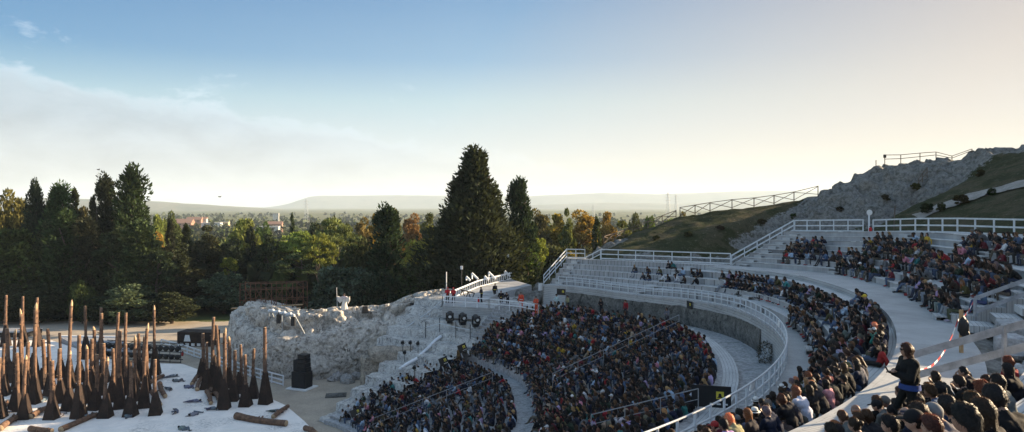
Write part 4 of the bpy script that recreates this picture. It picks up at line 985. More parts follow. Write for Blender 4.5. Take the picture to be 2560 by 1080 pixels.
# stage lamps on the ruin
def moving_head(u, v, lab):
    p = ruin_z(u, v + 12); p = p if p else atY(u, v + 12, 74)
    o = thing('stage_lamp', lab, 'stage lamp', tuple(p + Vector((0, -.3, 0))), random.uniform(-.5, .5), 'big black stage lamps on the ruin')
    mb = MB(); mb.box((0, 0, .2), (.62, .5, .3)); mb.build('base', M['black'], o); mb = MB(); mb.box((-.38, 0, .75), (.1, .25, .9)); mb.box((.38, 0, .75), (.1, .25, .9)); mb.box((0, 0, .36), (.86, .25, .1)); mb.build('yoke', M['black'], o)
    mb = MB(); mb.tube([(.0, .38, 1.15), (0, .2, 1.1), (0, -.3, .92), (0, -.52, .84)], [.2, .32, .34, .36], 12); h = mb.build('head', M['black'], o, True)
    mb = MB(); mb.tube([(0, -.525, .838), (0, -.54, .832)], [.17, .17], 12); mb.build('lens', M['offwhite'], o)
moving_head(1125, 796, 'big black stage lamp on the ruin, left of the three'); moving_head(1157, 800, 'big black stage lamp on the ruin, middle of the three'); moving_head(1190, 805, 'big black stage lamp on the ruin, right of the three')
for i, (u, v, lab) in enumerate([(1007, 880, 'left of the row of three'), (1026, 880, 'middle of the row of three'), (1045, 882, 'right of the row of three'), (1036, 944, 'lowest, below the white pipe'), (1012, 905, 'small one beside the white pipe')]):
    p = ruin_z(u, v); 
    if not p: continue
    o = thing('spotlight', 'small black spotlight on a thin stand, ' + lab, 'spotlight', tuple(p), 0, 'small spotlights on the ruined steps')
    mb = MB(); mb.tube([(0, 0, 0), (0, 0, .95)], .035, 6); mb.build('stand', M['dark'], o); mb = MB(); mb.tube([(0, .15, 1.1), (0, -.2, .98)], [.13, .2], 8); mb.build('lamp_head', M['black'], o)
fr = [ruin_z(u, v) for u, v in ((1065, 838), (1100, 828), (1140, 838), (1176, 845))]; fr = [p for p in fr if p]
o = thing('pipe_frame', 'thin grey pipe frame carrying the stage lamps on the ruin', 'frame', tuple(fr[0])); mb = MB(); mb.tube([p - fr[0] + Vector((0, -.3, .9)) for p in fr], .045, 6); mb.build('crossbar', M['thin'], o)
for p in fr: mb = MB(); mb.tube([p - fr[0] + Vector((0, -.3, -.2)), p - fr[0] + Vector((0, -.3, 1.5))], .045, 6); mb.build('upright', M['dark'], o)

# black signs with a yellow square emblem
def sign(name, c, w, h, rz, label, tilt=0, stand=0.0, text=True, roll=0):
    o = thing(name, label, 'sign', tuple(c)); o.rotation_euler = (tilt, roll, rz)
    mb = MB(); mb.box((0, 0, 0), (w, .04, h)); mb.build('board', M['black'], o)
    e = h * .34; mb = MB(); mb.box((w * .22, -.024, h * .08), (e, .01, e)); em = mb.build('emblem', M['yellow'], o)
    mb = MB(); mb.box((w * .22, -.031, h * .08), (e * .5, .006, e * .5), taper=.6); mb.box((w * .22, -.031, h * .08 - e * .3), (e * .7, .006, e * .1)); mb.build('glyph', M['black'], em)
    if text:
        mb = MB()
        for k in range(3): mb.box((w * (.02 + .17 * k), -.024, -h * .33), (w * .11, .008, h * .07))
        mb.build('lettering', M['offwhite'], o)
    if stand:
        mb = MB(); mb.bar((-w * .4, .04, -h / 2 - stand), (-w * .4, .04, h / 2), .05, .05); mb.bar((w * .4, .04, -h / 2 - stand), (w * .4, .04, h / 2), .05, .05); mb.build('stand', M['thin'], o)
    return o
sign('black_sign', atY(1403, 730, 66.5), .95, .6, -.55, 'black sign with yellow emblem on the end board of the bleacher', text=False)
sign('black_sign', pol(12.3, Wr(12.3) - .12, -8.75), .9, .65, R_(12 - 90), 'black sign with yellow emblem on the curved wall beside a standing visitor', text=False)
sign('black_sign', atY(1156, 870, 66.5), 1.0, .75, -.45, 'tilted black sign with yellow emblem above the pinkish aisle wall', roll=-.45, stand=.5)
sign('black_sign', atY(1109, 903, 65.5), 1.0, .75, -.45, 'tilted black sign with yellow emblem at the top of the lowest crowd', roll=-.45, stand=.5)
sign('black_banner', atY(890, 1031, 58.5), 1.3, .62, -.5, 'black banner with yellow emblem on the railing at the lowest corner', roll=-.45)
sign('black_banner', atY(1778, 991, 33.0), 1.85, 1.05, -.25, 'large black banner with yellow emblem on the walkway edge of the lower crowd', stand=.15)
p_ = pol(41.25, 35.9, -8.95); o = thing('white_poster', 'white poster with a grey triangle on the end board of the bleacher', 'poster', (p_.x, p_.y, p_.z)); o.rotation_euler = (0, 0, R_(41 - 180))
mb = MB(); mb.box((0, -.03, 0), (.62, .03, .8)); mb.build('sheet', M['offwhite'], o); mb = MB(); mb.add([(-.18, -.05, -.15), (.18, -.05, -.15), (0, -.05, .2)], [(0, 1, 2)]); mb.build('print', M['thin'], o)

# aisle handrails among the crowd
def crowd_rail(a, b, label, mid=True, n=4):
    a, b = Vector(a), Vector(b); o = thing('aisle_handrail', label, 'handrail', tuple(a), 0, 'aisle handrails in the crowd'); d = b - a
    mb = MB(); mb.tube([(0, 0, 1.0), d + Vector((0, 0, 1.0))], .026, 6); mb.build('rail', M['oldrail'], o)
    if mid: mb = MB(); mb.tube([(0, 0, .5), d + Vector((0, 0, .5))], .018, 6); mb.build('rail', M['oldrail'], o)
    for i in range(n + 1): q = d * (i / n); mb = MB(); mb.tube([q - Vector((0, 0, .4)), q + Vector((0, 0, 1.0))], .022, 6); mb.build('post', M['oldrail'], o)
def rad_rail(th, r0, r1, rows, label, n=4, lift=.35):
    def z(r):
        for rw in rows:
            if rw.r0(th) <= r <= rw.r1(th): return rw.z1(th)
        return rows[-1].z1(th) if r > rows[-1].r1(th) else rows[0].z0(th)
    crowd_rail(pol(th, r0, z(r0) + lift), pol(th, r1, z(r1) + lift), label, True, n)
rad_rail(49, 13, 24, L1, 'sloping aisle handrail at the lowest corner behind the banner', 4)
rad_rail(22, 13.2, 23.8, L1, 'long pale aisle handrail crossing the lowest crowd', 5, .45)
rad_rail(3, 27, 37, L2, 'long aisle handrail in the middle of the big crowd', 5, .45)
rad_rail(-31, 32.5, 38, L2, 'pale aisle handrail ending at the large black banner', 3, .35)
rad_rail(43.5, 27, 33, L2, 'thin aisle handrail at the left edge of the big crowd', 3)

# ------------------------------------------------------------------ speakers, hatch, plinths
def speaker_stack():
    p = at(755, 970, FLOOR); o = thing('speaker_stack', 'tall black loudspeaker stack in front of the big rock', 'loudspeaker', tuple(p), -.35)
    mb = MB(); mb.box((0, 0, .06), (2.6, 2.2, .12)); mb.build('plinth', M['offwhite'], o)
    def cab(c, s, n):
        mb = MB(); mb.box(c, s); cbt = mb.build('cabinet', M['black'], o); mb = MB(); mb.box((c[0], c[1] - s[1] / 2 - .02, c[2]), (s[0] * .86, .03, s[2] * .84)); mb.build('grille', M['dark'], cbt)
        bv = cbt.modifiers.new('bevel', 'BEVEL'); bv.width = .03
    cab((0, 0, .98), (1.8, 1.3, 1.7), 1); cab((-.52, .1, 2.45), (.66, 1.0, 1.2), 1)
    for k in range(4): cab((.3, .05 - .04 * k, 2.06 + .48 * k), (1.05, .9, .44), 1)
speaker_stack()
mb = MB(); p = at(840, 989, FLOOR); mb.box((0, 0, .04), (2.1, 1.6, .08), .2); mb.box((0, 0, .09), (1.8, 1.3, .03), .2); o = mb.build('ground_hatch', M['wallstone'], None, label='dark square hatch lying on the sandy ground right of the loudspeakers', cat='hatch'); o.location = p
o = thing('music_stand', 'thin metal stand with a tilted board at the lowest corner of the crowd', 'stand', tuple(at(897, 1022, FLOOR))); mb = MB()
for x in (-.35, .35): mb.bar((x, 0, 0), (x, 0, 1.3), .05, .05)
mb.build('legs', M['thin'], o); mb = MB(); mb.box((0, 0, 1.4), (.8, .1, .5)); mb.build('board', M['thin'], o)

# ------------------------------------------------------------------ log columns on the stage
def stage(u, v): return at(u, v, ZS)
def log_mesh(seed, L_, r, broken=False, n=11):
    rg = random.Random(seed); k = 14; pts = []; rs = []
    bx, by = rg.uniform(-.10, .10), rg.uniform(-.1, .1)
    for i in range(k + 1):
        t = i / k; pts.append((bx * math.sin(t * 3.1) + .03 * fbm((t * 3, seed, 0)), by * math.sin(t * 3.1), L_ * t)); rs.append(r * (1.1 - .22 * t) * (1 + .09 * fbm((t * 7, seed, 5))))
    mb = MB(); mb.tube(pts, rs, n); mb.m[-1] = 1; mb.m[-2] = 1
    for i in range(5):
        t = rg.uniform(.3, .95); a = rg.uniform(0, 6.28); p = Vector(pts[int(t * k)]); d = Vector((math.cos(a), math.sin(a), .3)); mb.tube([p + d * r * .6, p + d * (r + rg.uniform(.06, .16))], [r * .35, r * .22], 6)
    if broken:
        p = Vector(pts[-1]); mb.tube([p - Vector((0, 0, .3)), p + Vector((.06, 0, .25)), p + Vector((.1, 0, .55))], [r * .9, r * .7, r * .2], 7, 1)
    return mb.mesh('trunk', [M['bark'], M['cutwood']], True)
LOGS = [log_mesh(s, 1.0, 1.0) for s in ()]
LG = [(log_mesh(s, 7.5, .175, s % 4 == 1)) for s in range(8)]
def flare_mesh():
    mb = MB(); r, b, h = .20, .54, 2.75
    vs = [(sx * b, sy * b, 0) for sx, sy in ((-1, -1), (1, -1), (1, 1), (-1, 1))]; tp = [(sx * r * .8, sy * r * .8, h) for sx, sy in ((-1, -1), (1, -1), (1, 1), (-1, 1))]
    for i in range(4):       # four corner fins, open between
        a = Vector(vs[i]); t_ = Vector(tp[i]); nrm = Vector((-a.y, a.x, 0)).normalized() * .02; ins = Vector((tp[i][0] * .45, tp[i][1] * .45, 0)); inst = Vector((ins.x, ins.y, h))
        mb.add([a + nrm, ins + nrm, inst + nrm, t_ + nrm, a - nrm, ins - nrm, inst - nrm, t_ - nrm], [(0, 1, 2, 3), (7, 6, 5, 4), (0, 3, 7, 4), (0, 4, 5, 1), (3, 2, 6, 7)])
    for i in range(4):       # the sheet sides between the fins
        j = (i + 1) % 4; mb.add([Vector(vs[i]) * .93, Vector(vs[j]) * .93, Vector(tp[j]) * .95, Vector(tp[i]) * .95], [(0, 1, 2, 3)])
    mb.box((0, 0, .02), (1.07, 1.07, .04)); return mb.mesh('flared_base', M['rust'])
FLR = flare_mesh()
Z2 = lambda x, y: (x * .35184, 700 + y * .35184)
Z3 = lambda x, y: (440 + x * .35184, 700 + y * .35184)
PL = [(175, 985, 205, 565), (370, 985, 408, 575), (560, 980, 603, 390), (750, 975, 785, 577), (928, 965, 950, 573), (1105, 955, 1110, 563), (113, 930, 152, 520), (490, 925, 512, 530), (675, 920, 713, 530), (850, 912, 880, 362),
 (1020, 905, 1050, 348), (245, 875, 288, 318), (430, 870, 457, 487), (610, 870, 628, 490), (25, 820, 42, 455), (-5, 980, 8, 555), (800, 860, 810, 487), (950, 857, 978, 422), (190, 820, 215, 442), (360, 820, 405, 455), (720, 815, 728, 452), (890, 810, 893, 455), (1038, 800, 1035, 480),
 (160, 770, 195, 240), (310, 770, 325, 420), (486, 775, 508, 185), (650, 770, 655, 420), (820, 765, 840, 232), (952, 768, 957, 490), (90, 725, 125, 375), (236, 720, 258, 198), (350, 690, 393, 345), (740, 725, 757, 235), (890, 720, 912, 235), (1030, 715, 1036, 400), (565, 722, 590, 470), (430, 690, 436, 375), (672, 690, 692, 352), (985, 682, 990, 378), (1103, 672, 1125, 212), (55, 682, 73, 345), (845, 680, 847, 355), (130, 775, 150, 420), (205, 690, 212, 500)]
PR = [(190, 690, 205, 380), (220, 775, 240, 442), (270, 730, 283, 262), (305, 815, 326, 318), (340, 915, 362, 378), (375, 762, 372, 420), (405, 857, 413, 500), (452, 800, 462, 460), (495, 895, 507, 532), (548, 838, 550, 490), (636, 878, 658, 338)]
ALL = [(*Z2(a, b), *Z2(c_, d)) for a, b, c_, d in PL] + [(*Z3(a, b), *Z3(c_, d)) for a, b, c_, d in PR]
ALL += [(*Z2(612, 560), *Z2(622, 185)), (*Z2(715, 560), *Z2(740, 197)), (*Z2(40, 470), *Z2(68, 108)), (*Z2(165, 470), *Z2(180, 115)), (*Z2(268, 470), *Z2(282, 125))]
PT = []
for i, (ub, vb, ut, vt) in enumerate(ALL):
    p = stage(ub, vb); H = (vb - vt) / F * p.y; PT.append((p, H, ub, vt, vb))
order = sorted(range(len(PT)), key=lambda i: PT[i][2]); rank = {k: n for n, k in enumerate(order)}
def hword(h): return 'very tall' if h > 9 else 'tall' if h > 7 else 'medium' if h > 5.6 else 'short'
seen = {}
for i, (p, H, ub, vt, vb) in enumerate(PT):
    grp = 'left forest' if ub < 430 else 'right cluster'; dep = 'front row' if vb > 1030 else 'second row' if vb > 1015 else 'third row' if vb > 998 else 'fourth row' if vb > 975 else 'fifth row' if vb > 957 else 'sixth row' if vb > 946 else 'rear row'
    seen.setdefault((grp, dep), []).append((ub, i))
NUMW = ['first', 'second', 'third', 'fourth', 'fifth', 'sixth', 'seventh', 'eighth', 'ninth', 'tenth', 'eleventh', 'twelfth', 'thirteenth', 'fourteenth', 'fifteenth', 'sixteenth', 'seventeenth', 'eighteenth', 'nineteenth', 'twentieth']
LBL = {}
for (grp, dep), l in seen.items():
    l.sort()
    for n_, (u_, i) in enumerate(l): LBL[i] = f"{hword(PT[i][1])} log column on flared base, {dep} of the {grp}, {NUMW[n_]} from left"
for i, (p, H, ub, vt, vb) in enumerate(PT):
    o = thing('log_column', LBL[i], 'log column', tuple(p), random.uniform(0, 6.28), 'log columns on the white stage')
    ti = random.choice(LG); tr = link('trunk', ti, o); k = H / 7.5; tr.scale = (.85 + .32 * random.random(),) * 2 + (k,)
    o.rotation_euler = (random.uniform(-.03, .03), random.uniform(-.015, .04), random.choice([0.1, 1.67, 3.2, 4.8]) + random.uniform(-.35, .35)); fb = link('flared_base', FLR, o); fb.scale = (1, 1, min(1.15, max(.8, H / 6.5)))
# lying logs
def lying(u0, v0, u1, v1, r, lab):
    a, b = stage(u0, v0), stage(u1, v1); a.z = b.z = ZS + r * .95; me = log_mesh(int(u0), (b - a).length, r); o = link('fallen_log', me, None, lab, 'log', 'logs lying on the stage'); o.location = a; o.rotation_euler = (b - a).to_track_quat('Z', 'Y').to_euler()
lying(590, 1047, 716, 1066, .3, 'longest fallen log, lying alone at the right front of the stage'); lying(683, 1047, 720, 1020, .2, 'fallen log with a crouched body at the right tip of the stage')
lying(0, 1078, 54, 1042, .26, 'fallen log slanting at the left front corner of the stage'); lying(152, 1080, 242, 1042, .24, 'fallen log slanting between front row columns'); lying(76, 1048, 120, 1024, .24, 'fallen log between two front columns on the left')
lying(372, 962, 408, 944, .22, 'fallen log behind the right end of the left forest'); lying(399, 964, 413, 996, .24, 'fallen log right of the left forest pointing at the viewer'); lying(381, 985, 400, 1018, .25, 'fallen log half hidden behind the last front column')
lying(480, 964, 495, 940, .2, 'short fallen log left of the right cluster, farther one'); lying(493, 978, 502, 950, .2, 'short fallen log left of the right cluster, nearer one'); lying(517, 983, 527, 1013, .22, 'fallen log beside the tallest right columns'); lying(527, 978, 548, 1005, .22, 'fallen log tucked under the right cluster'); lying(0, 1024, 28, 1015, .25, 'fallen log end at the left edge of the stage'); lying(75, 1078, 130, 1084, .24, 'fallen log tip at the bottom left edge')
lying(763, 1076, 790, 1090, .22, 'fallen log tip at the bottom edge of the stage corner')

# low frame of lamps, ramp, dark platform at the back of the stage
o = thing('lamp_rack', 'low metal frame with two rows of round black lamps behind the log columns', 'lamp rack', tuple(at(245, 905, FLOOR)), 0)
def rel(u, v, z=FLOOR): return at(u, v, z) - Vector(o.location)
A2, B2 = rel(240, 897), rel(452, 908); mb = MB()
for h in (.1, 1.0, 2.1): mb.bar(A2 + Vector((0, 0, h)), B2 + Vector((0, 0, h)), .08, .08); mb.bar(A2 + Vector((.5, 1.6, h)), B2 + Vector((-.5, 1.6, h)), .08, .08)
for i in range(9): q = A2.lerp(B2, i / 8); mb.bar(q, q + Vector((0, 0, 2.1)), .07, .07); mb.bar(q + Vector((0, 0, 2.1)), q + Vector((0, 1.6, 2.1)), .06, .06)
mb.build('frame', M['dark'], o)
for h in (.75, 1.75):
    for i in range(15):
        q = A2.lerp(B2, (i + .5) / 15) + Vector((0, -.1, h)); mb = MB(); mb.tube([q + Vector((0, .5, 0)), q + Vector((0, -.05, 0))], [.2, .34], 10); mb.build('lamp', M['black'], o, True)
o = thing('dark_container', 'dark steel box with a white mark left of the big rock', 'container', tuple(at(497, 862, FLOOR)), -.1); mb = MB(); mb.box((0, 0, 1.0), (5.0, 2.4, 2.0)); mb.build('body', M['rust'], o); mb = MB(); mb.box((-1.0, -1.22, 1.15), (1.0, .03, .9), taper=.6); mb.build('painted_mark', M['offwhite'], o)
mb = MB()
for k in range(5): mb.box((-1.8 + .85 * k, -1.3, .28), (.45, .12, .35))
mb.build('lamp', M['offwhite'], o)
o = thing('back_platform', 'low black platform with pale edge behind the leftmost log columns', 'platform', tuple(at(20, 838, FLOOR))); mb = MB(); mb.box((-4, 0, .35), (16, 3.5, .7)); mb.build('body', M['black'], o); mb = MB(); mb.box((-4, 0, .74), (16.1, 3.6, .08)); mb.build('top', M['oldrail'], o)
o = thing('wooden_ramp', 'grey wooden ramp with pale kerb behind the log columns', 'ramp', tuple(at(250, 872, FLOOR))); mb = MB(); q = Vector(o.location)
c4 = [at(150, 858, FLOOR), at(300, 853, FLOOR), at(330, 880, FLOOR), at(215, 884, FLOOR)]; c4 = [p - q for p in c4]; hh = [.9, .5, .25, .3]
mb.add(c4 + [p + Vector((0, 0, h)) for p, h in zip(c4, hh)], [(4, 5, 6, 7), (0, 1, 5, 4), (1, 2, 6, 5), (2, 3, 7, 6), (3, 0, 4, 7)]); mb.build('deck', M['oldrail'], o); mb = MB(); mb.bar(c4[0] + Vector((0, 0, 1.0)), c4[1] + Vector((0, 0, .65)), .35, .2); mb.build('kerb', M['whiter'], o)

# scaffold in the trees
o = thing('rusty_scaffold', 'rusty scaffold frame with pale planks behind the big rock', 'scaffold', tuple(atY(598, 770, 91))); q = Vector(o.location); mb = MB()
XS = [atY(u, 770, 91) - q for u in np.linspace(600, 758, 7)]
for p in XS:
    for dy in (0, 1.8): mb.bar(p + Vector((0, dy, -6)), p + Vector((0, dy, 3.3)), .09, .09)
mb.build('uprights', M['oldrust'], o); mb = MB()
for h in (3.2, 2.4, 1.0):
    for dy in (0, 1.8): mb.bar(XS[0] + Vector((0, dy, h)), XS[-1] + Vector((0, dy, h + .2)), .08, .08)
mb.build('crossbars', M['oldrust'], o)
for a, b in zip(XS, XS[1:]):
    mb = MB(); mb.bar(a + Vector((0, -.05, 0)), b + Vector((0, -.05, 2.4)), .06, .06); mb.build('brace', M['oldrust'], o); mb = MB(); mb.bar(a + Vector((0, 1.85, 2.4)), b + Vector((0, 1.85, 0)), .06, .06); mb.build('brace', M['oldrust'], o)
mb = MB(); mb.bar(XS[0] + Vector((-1, -.3, .0)), XS[-1] + Vector((0, -.3, .5)), .5, .12); mb.bar(XS[0] + Vector((1.5, -1.2, -.5)), XS[-1] + Vector((0, -1.2, .2)), .5, .14); mb.build('planks', M['plank'], o)

# lamp truss with hanging speakers on the rock
KB = BVHTree.FromPolygons([tuple(x.co) for x in rk.data.vertices], [tuple(f.vertices) for f in rk.data.polygons])
def on_rock(u, v):
    d = Vector(((u - 1280) / F, 1, (HV - v) / F)).normalized(); h = KB.ray_cast(Vector((0, 0, 0)), d); return h[0]
p0, p1 = atY(672, 777, 77.6), atY(738, 790, 77.2); o = thing('lamp_truss', 'silver truss of round lamps on thin legs over the left of the big rock', 'truss', tuple(p0)); mb = MB(); d = p1 - p0
for dz in (-.16, .16): mb.bar(Vector((0, 0, dz)), d + Vector((0, 0, dz)), .05, .05)
mb.build('bar', M['thin'], o)
for i in range(9):
    q = d * ((i + .4) / 9); mb = MB(); mb.ball(q + Vector((0, -.1, .12 * (i % 2))), .24, 10, 7); mb.build('lamp', M['thin'], o, True)
for u, v, k in ((660, 806, 0), (672, 800, .02), (688, 800, .1), (706, 826, .5), (733, 812, .75), (764, 838, 1)):
    p = on_rock(u, v); 
    if p: mb = MB(); mb.tube([d * k, p - p0], .05, 6); mb.build('leg', M['thin'], o)
for u, v, lab in ((697, 797, 'left'), (733, 803, 'right')):
    pc = atY(u, v, 76.9); s = thing('hanging_speaker', f'slim black loudspeaker hanging under the lamp truss, {lab} one', 'loudspeaker', tuple(pc)); mb = MB()
    mb.box((0, 0, 0), (.42, .4, 1.0)); cbn = mb.build('cabinet', M['black'], s); mb = MB(); mb.box((0, -.21, 0), (.36, .03, .9)); mb.build('grille', M['dark'], cbn); mb = MB(); mb.bar((0, 0, .5), (0, 0, .75), .08, .08); mb.build('bracket', M['dark'], s)
for u, v, lab in ((913, 780, 'dark stage monitor wedge on the rock right of the white robed performer'), (1031, 772, 'dark stage monitor wedge in the notch of the rock ridge')):
    p = on_rock(u, v) or atY(u, v, 79); o = thing('monitor_speaker', lab, 'loudspeaker', tuple(p + Vector((0, -.1, .1))), .4); mb = MB(); mb.box((0, 0, .2), (.75, .6, .8), 0, 0, .7); cbn = mb.build('cabinet', M['black'], o); mb = MB(); mb.box((0, -.27, .2), (.5, .04, .5)); mb.build('grille', M['dark'], o)

# ------------------------------------------------------------------ lamps, posts, pylons, houses
def post_lamp(p, h, lab, mat=None, head=True):
    o = thing('lamp_post', lab, 'lamp', tuple(p)); mb = MB(); mb.tube([(0, 0, -.3), (0, 0, h)], .06, 6); mb.build('post', M['dark'] if mat is None else mat, o)
    if head: mb = MB(); mb.box((0, -.08, h + .15), (.3, .2, .42)); mb.build('lamp_head', M['offwhite'], o)
post_lamp(atY(1154, 722, 85), 2.5, 'thin lamp post with a white head before the great conifers'); post_lamp(atY(1116, 720, 80), 1.9, 'pale pole at the left corner of the deck', M['offwhite'], False); post_lamp(atY(1270, 690, 92), 2.6, 'thin lamp post beside the right great conifer')
o = thing('sign_post', 'white post with a small round white sign at the gap in the top fence', 'sign', tuple(pol(11.2, 57.9, -2.7))); mb = MB(); mb.box((0, 0, .9), (.11, .11, 2.2)); mb.build('post', M['whiter'], o); mb = MB(); mb.tube([(0, -.06, 2.1), (0, -.1, 2.1)], .26, 14); mb.build('disc', M['offwhite'], o)
mb = MB(); mb.tube([(0, 0, 0), (0, 0, 2.6)], .05, 6); o = mb.build('wooden_pole', M['oldwood'], None, label='thin leaning wooden pole behind the gap in the top fence', cat='pole'); o.location = pol(9.0, 58.6, -2.6); o.rotation_euler = (.02, .05, 0)
def pylon(u, vtop, y, H, lab):
    p = atY(u, vtop, y); z0 = p.z - H; o = thing('power_pylon', lab, 'pylon', (p.x, y, z0), 0, 'lattice power pylons on the plain'); mb = MB(); w0 = H * .1; mt = M['thin']; th_ = H * .006
    def q(s, t, k): ww = w0 * (1 - .85 * t); return Vector((s * ww, k * ww, H * t))
    for s in (-1, 1):
        for k in (-1, 1): mb.bar(q(s, 0, k), q(s, 1, k), th_, th_)
    mb.build('leg_frame', mt, o); mb = MB()
    for i in range(8):
        t0, t1 = i / 8, (i + 1) / 8
        for k in (-1, 1): mb.bar(q(-1, t0, k), q(1, t1, k), th_ * .8, th_ * .8); mb.bar(q(1, t0, k), q(-1, t1, k), th_ * .8, th_ * .8)
    mb.build('lattice', mt, o); mb = MB()
    for t in (.66, .78, .9): mb.bar((-H * .13, 0, H * t), (H * .13, 0, H * t), th_ * 1.4, th_ * 2)
    mb.build('cross_arms', mt, o)
pylon(766, 498, 700, 24, 'lattice power pylon above the umbrella pines'); pylon(1670, 481, 620, 22, 'lattice power pylon above the grassy hill, larger of two'); pylon(1690, 487, 800, 22, 'lattice power pylon above the grassy hill, smaller of two'); pylon(1483, 512, 600, 14, 'small lattice pylon between the golden trees'); pylon(1938, 487, 900, 14, 'tiny lattice pylon just above the crossed fence')
WALLC = dict(white=plain('white_house_wall', (.42, .41, .38), .8, .15, .3), pink=plain('salmon_house_wall', (.30, .17, .13), .8, .15, .3), ochre=plain('ochre_house_wall', (.55, .4, .22), .8, .15, .3), grey=plain('grey_house_wall', (.36, .4, .42), .8, .15, .3))
ROOF = plain('clay_tile_roof', (.24, .14, .10), .85, .2, .5); FLAT = plain('flat_roof_grey', (.42, .42, .42), .85, .2, .5)
def house(u, v, y, wpx, h, wall, flat, lab, rz=.2):
    v += 4; p = atY(u, v, y); w_ = wpx / F * y; z0 = ground_h(p.x, y) - .3; h = max(3.5, p.z - z0); o = thing('far_house', lab, 'house', (p.x, y, z0), rz); mb = MB(); mb.box((0, 0, h / 2), (w_, w_ * .7, h)); mb.build('wall', WALLC[wall], o); mb = MB()
    if flat: mb.box((0, 0, h + .15), (w_ * 1.04, w_ * .74, .3)); mb.build('roof', FLAT, o)
    else:
        a = w_ * .53; b = w_ * .38; mb.add([(-a, -b, h), (a, -b, h), (a, b, h), (-a, b, h), (-a, 0, h + w_ * .2), (a, 0, h + w_ * .2)], [(0, 1, 5, 4), (2, 3, 4, 5), (0, 4, 3), (1, 2, 5), (3, 2, 1, 0)]); mb.build('roof', ROOF, o)
    for k in range(3): mb = MB(); mb.box((w_ * (-.3 + .3 * k), -w_ * .35 - .02, h - 1.8), (w_ * .1, .06, 1.2)); mb.build('window', M['dark'], o)
house(487, 545, 1000, 34, 5, 'pink', False, 'salmon walled far house with pointed gable'); house(505, 543, 1010, 24, 6, 'white', False, 'white far house with arched gable right of the salmon one'); house(530, 553, 960, 44, 5, 'grey', True, 'grey flat roofed far building in the middle of the houses'); house(560, 551, 980, 24, 4.5, 'ochre', True, 'ochre flat roofed far building left of the bright tree'); house(455, 553, 930, 50, 4, 'pink', False, 'long salmon far house with low tiled roof, leftmost'); house(672, 562, 820, 50, 4, 'white', True, 'long white flat roofed far building right of the bright tree'); house(688, 556, 860, 34, 4, 'pink', False, 'pale pink far house behind the long white building'); house(690, 529, 1500, 14, 5, 'white', True, 'tiny white far building near the plain horizon'); house(545, 562, 930, 40, 3.5, 'white', True, 'low white far building just above the dark trees')
# birds in the sky
for u, v, lab in ((246, 424, 'tiny dark bird gliding above the tallest ragged conifer'), (549, 492, 'tiny pale bird low over the distant woodland')):
    mb = MB(); mb.ball((0, 0, 0), (.28, .1, .09), 8, 5); mb.add([(-.1, 0, .02), (.12, 0, .02), (.0, .9, .16), (-.06, .9, .16)], [(0, 1, 2, 3)]); mb.add([(-.1, 0, .02), (.12, 0, .02), (.0, -.9, .16), (-.06, -.9, .16)], [(3, 2, 1, 0)]); o = mb.build('bird', M['dark'], None, False, label=lab, cat='bird'); o.location = atY(u, v, 120); o.rotation_euler = (0, .1, .8)
# red and white tape, bare post and jacket
tp = MB(); a_ = pol(-41.8, 47.6, -4.75); b_ = pol(-33.5, 48.2, -4.2); c_ = pol(-25.6, 49.2, -4.3); tpts = []
for k in range(15): t = k / 14; q = a_.lerp(b_, t); q.z -= .62 * 4 * t * (1 - t); tpts.append(q)
for k in range(1, 9): t = k / 8; q = b_.lerp(c_, t); q.z -= .15 * 4 * t * (1 - t); tpts.append(q)
for i, (p, q) in enumerate(zip(tpts, tpts[1:])): tp.bar(p, q, .012, .075, i % 2)
tp.build('barrier_tape', [M['offwhite'], M['red']], None, label='red and white barrier tape sagging from the near handrail to a bare post', cat='tape')
o = tp2 = MB(); pb = pol(-33.5, 48.3, DZ); tp2.box((0, 0, .7), (.11, .09, 1.75)); o = tp2.build('wooden_post', M['plank'], None, label='bare yellowish wooden post standing on the walkway with a jacket on it', cat='post'); o.location = pb
mb = MB(); mb.ball((0, 0, 0), (.19, .13, .36), 14, 10, f=lambda d: 1 + .22 * fbm(d * 2.3, 3)); mb.ball((.1, -.05, -.3), (.1, .08, .2), 8, 6); o = mb.build('jacket', M['black'], None, True, label='black jacket hung on the bare wooden post', cat='jacket'); o.location = pb + Vector((.02, -.1, .95))
mb = MB(); mb.ball((0, 0, 0), (.5, .5, .6), 12, 8, f=lambda d: 1 + .2 * fbm(d * 2, 3)); 
rngb = np.random.default_rng(77); Pb, Db = blob_points(rngb, np.zeros(3), (.55, .55, .85), 700); sh = thing('leafy_shrub', 'small grey shrub against the painted wall behind the curved railing', 'shrub', tuple(pol(-10, 41.0, ZD + .6))); c_ = link('crown', np_mesh('crown', *leaf_cards(Pb, Db, .12, .5, rngb, .7), M['leaf']), sh); c_['tint'] = (.09, .09, .08)
# folded notes and bags tied on the railing
for i, (th, lab) in enumerate(((-14, 'pale cloth bag tied on the curved railing, farther one'), (-36, 'cream cloth bag tied on the curved railing, nearer one'))):
    mb = MB(); mb.box((0, 0, 0), (.1, .5, .36), 0, 0, .85); o = mb.build('cloth_bag', M['offwhite'], None, label=lab, cat='bag'); p = pol(th, Wr(th) - .05, zW(th) + .8); o.location = p; o.rotation_euler = (.1, .15, R_(th))
    bv = o.modifiers.new('b', 'BEVEL'); bv.width = .04; bv.segments = 3
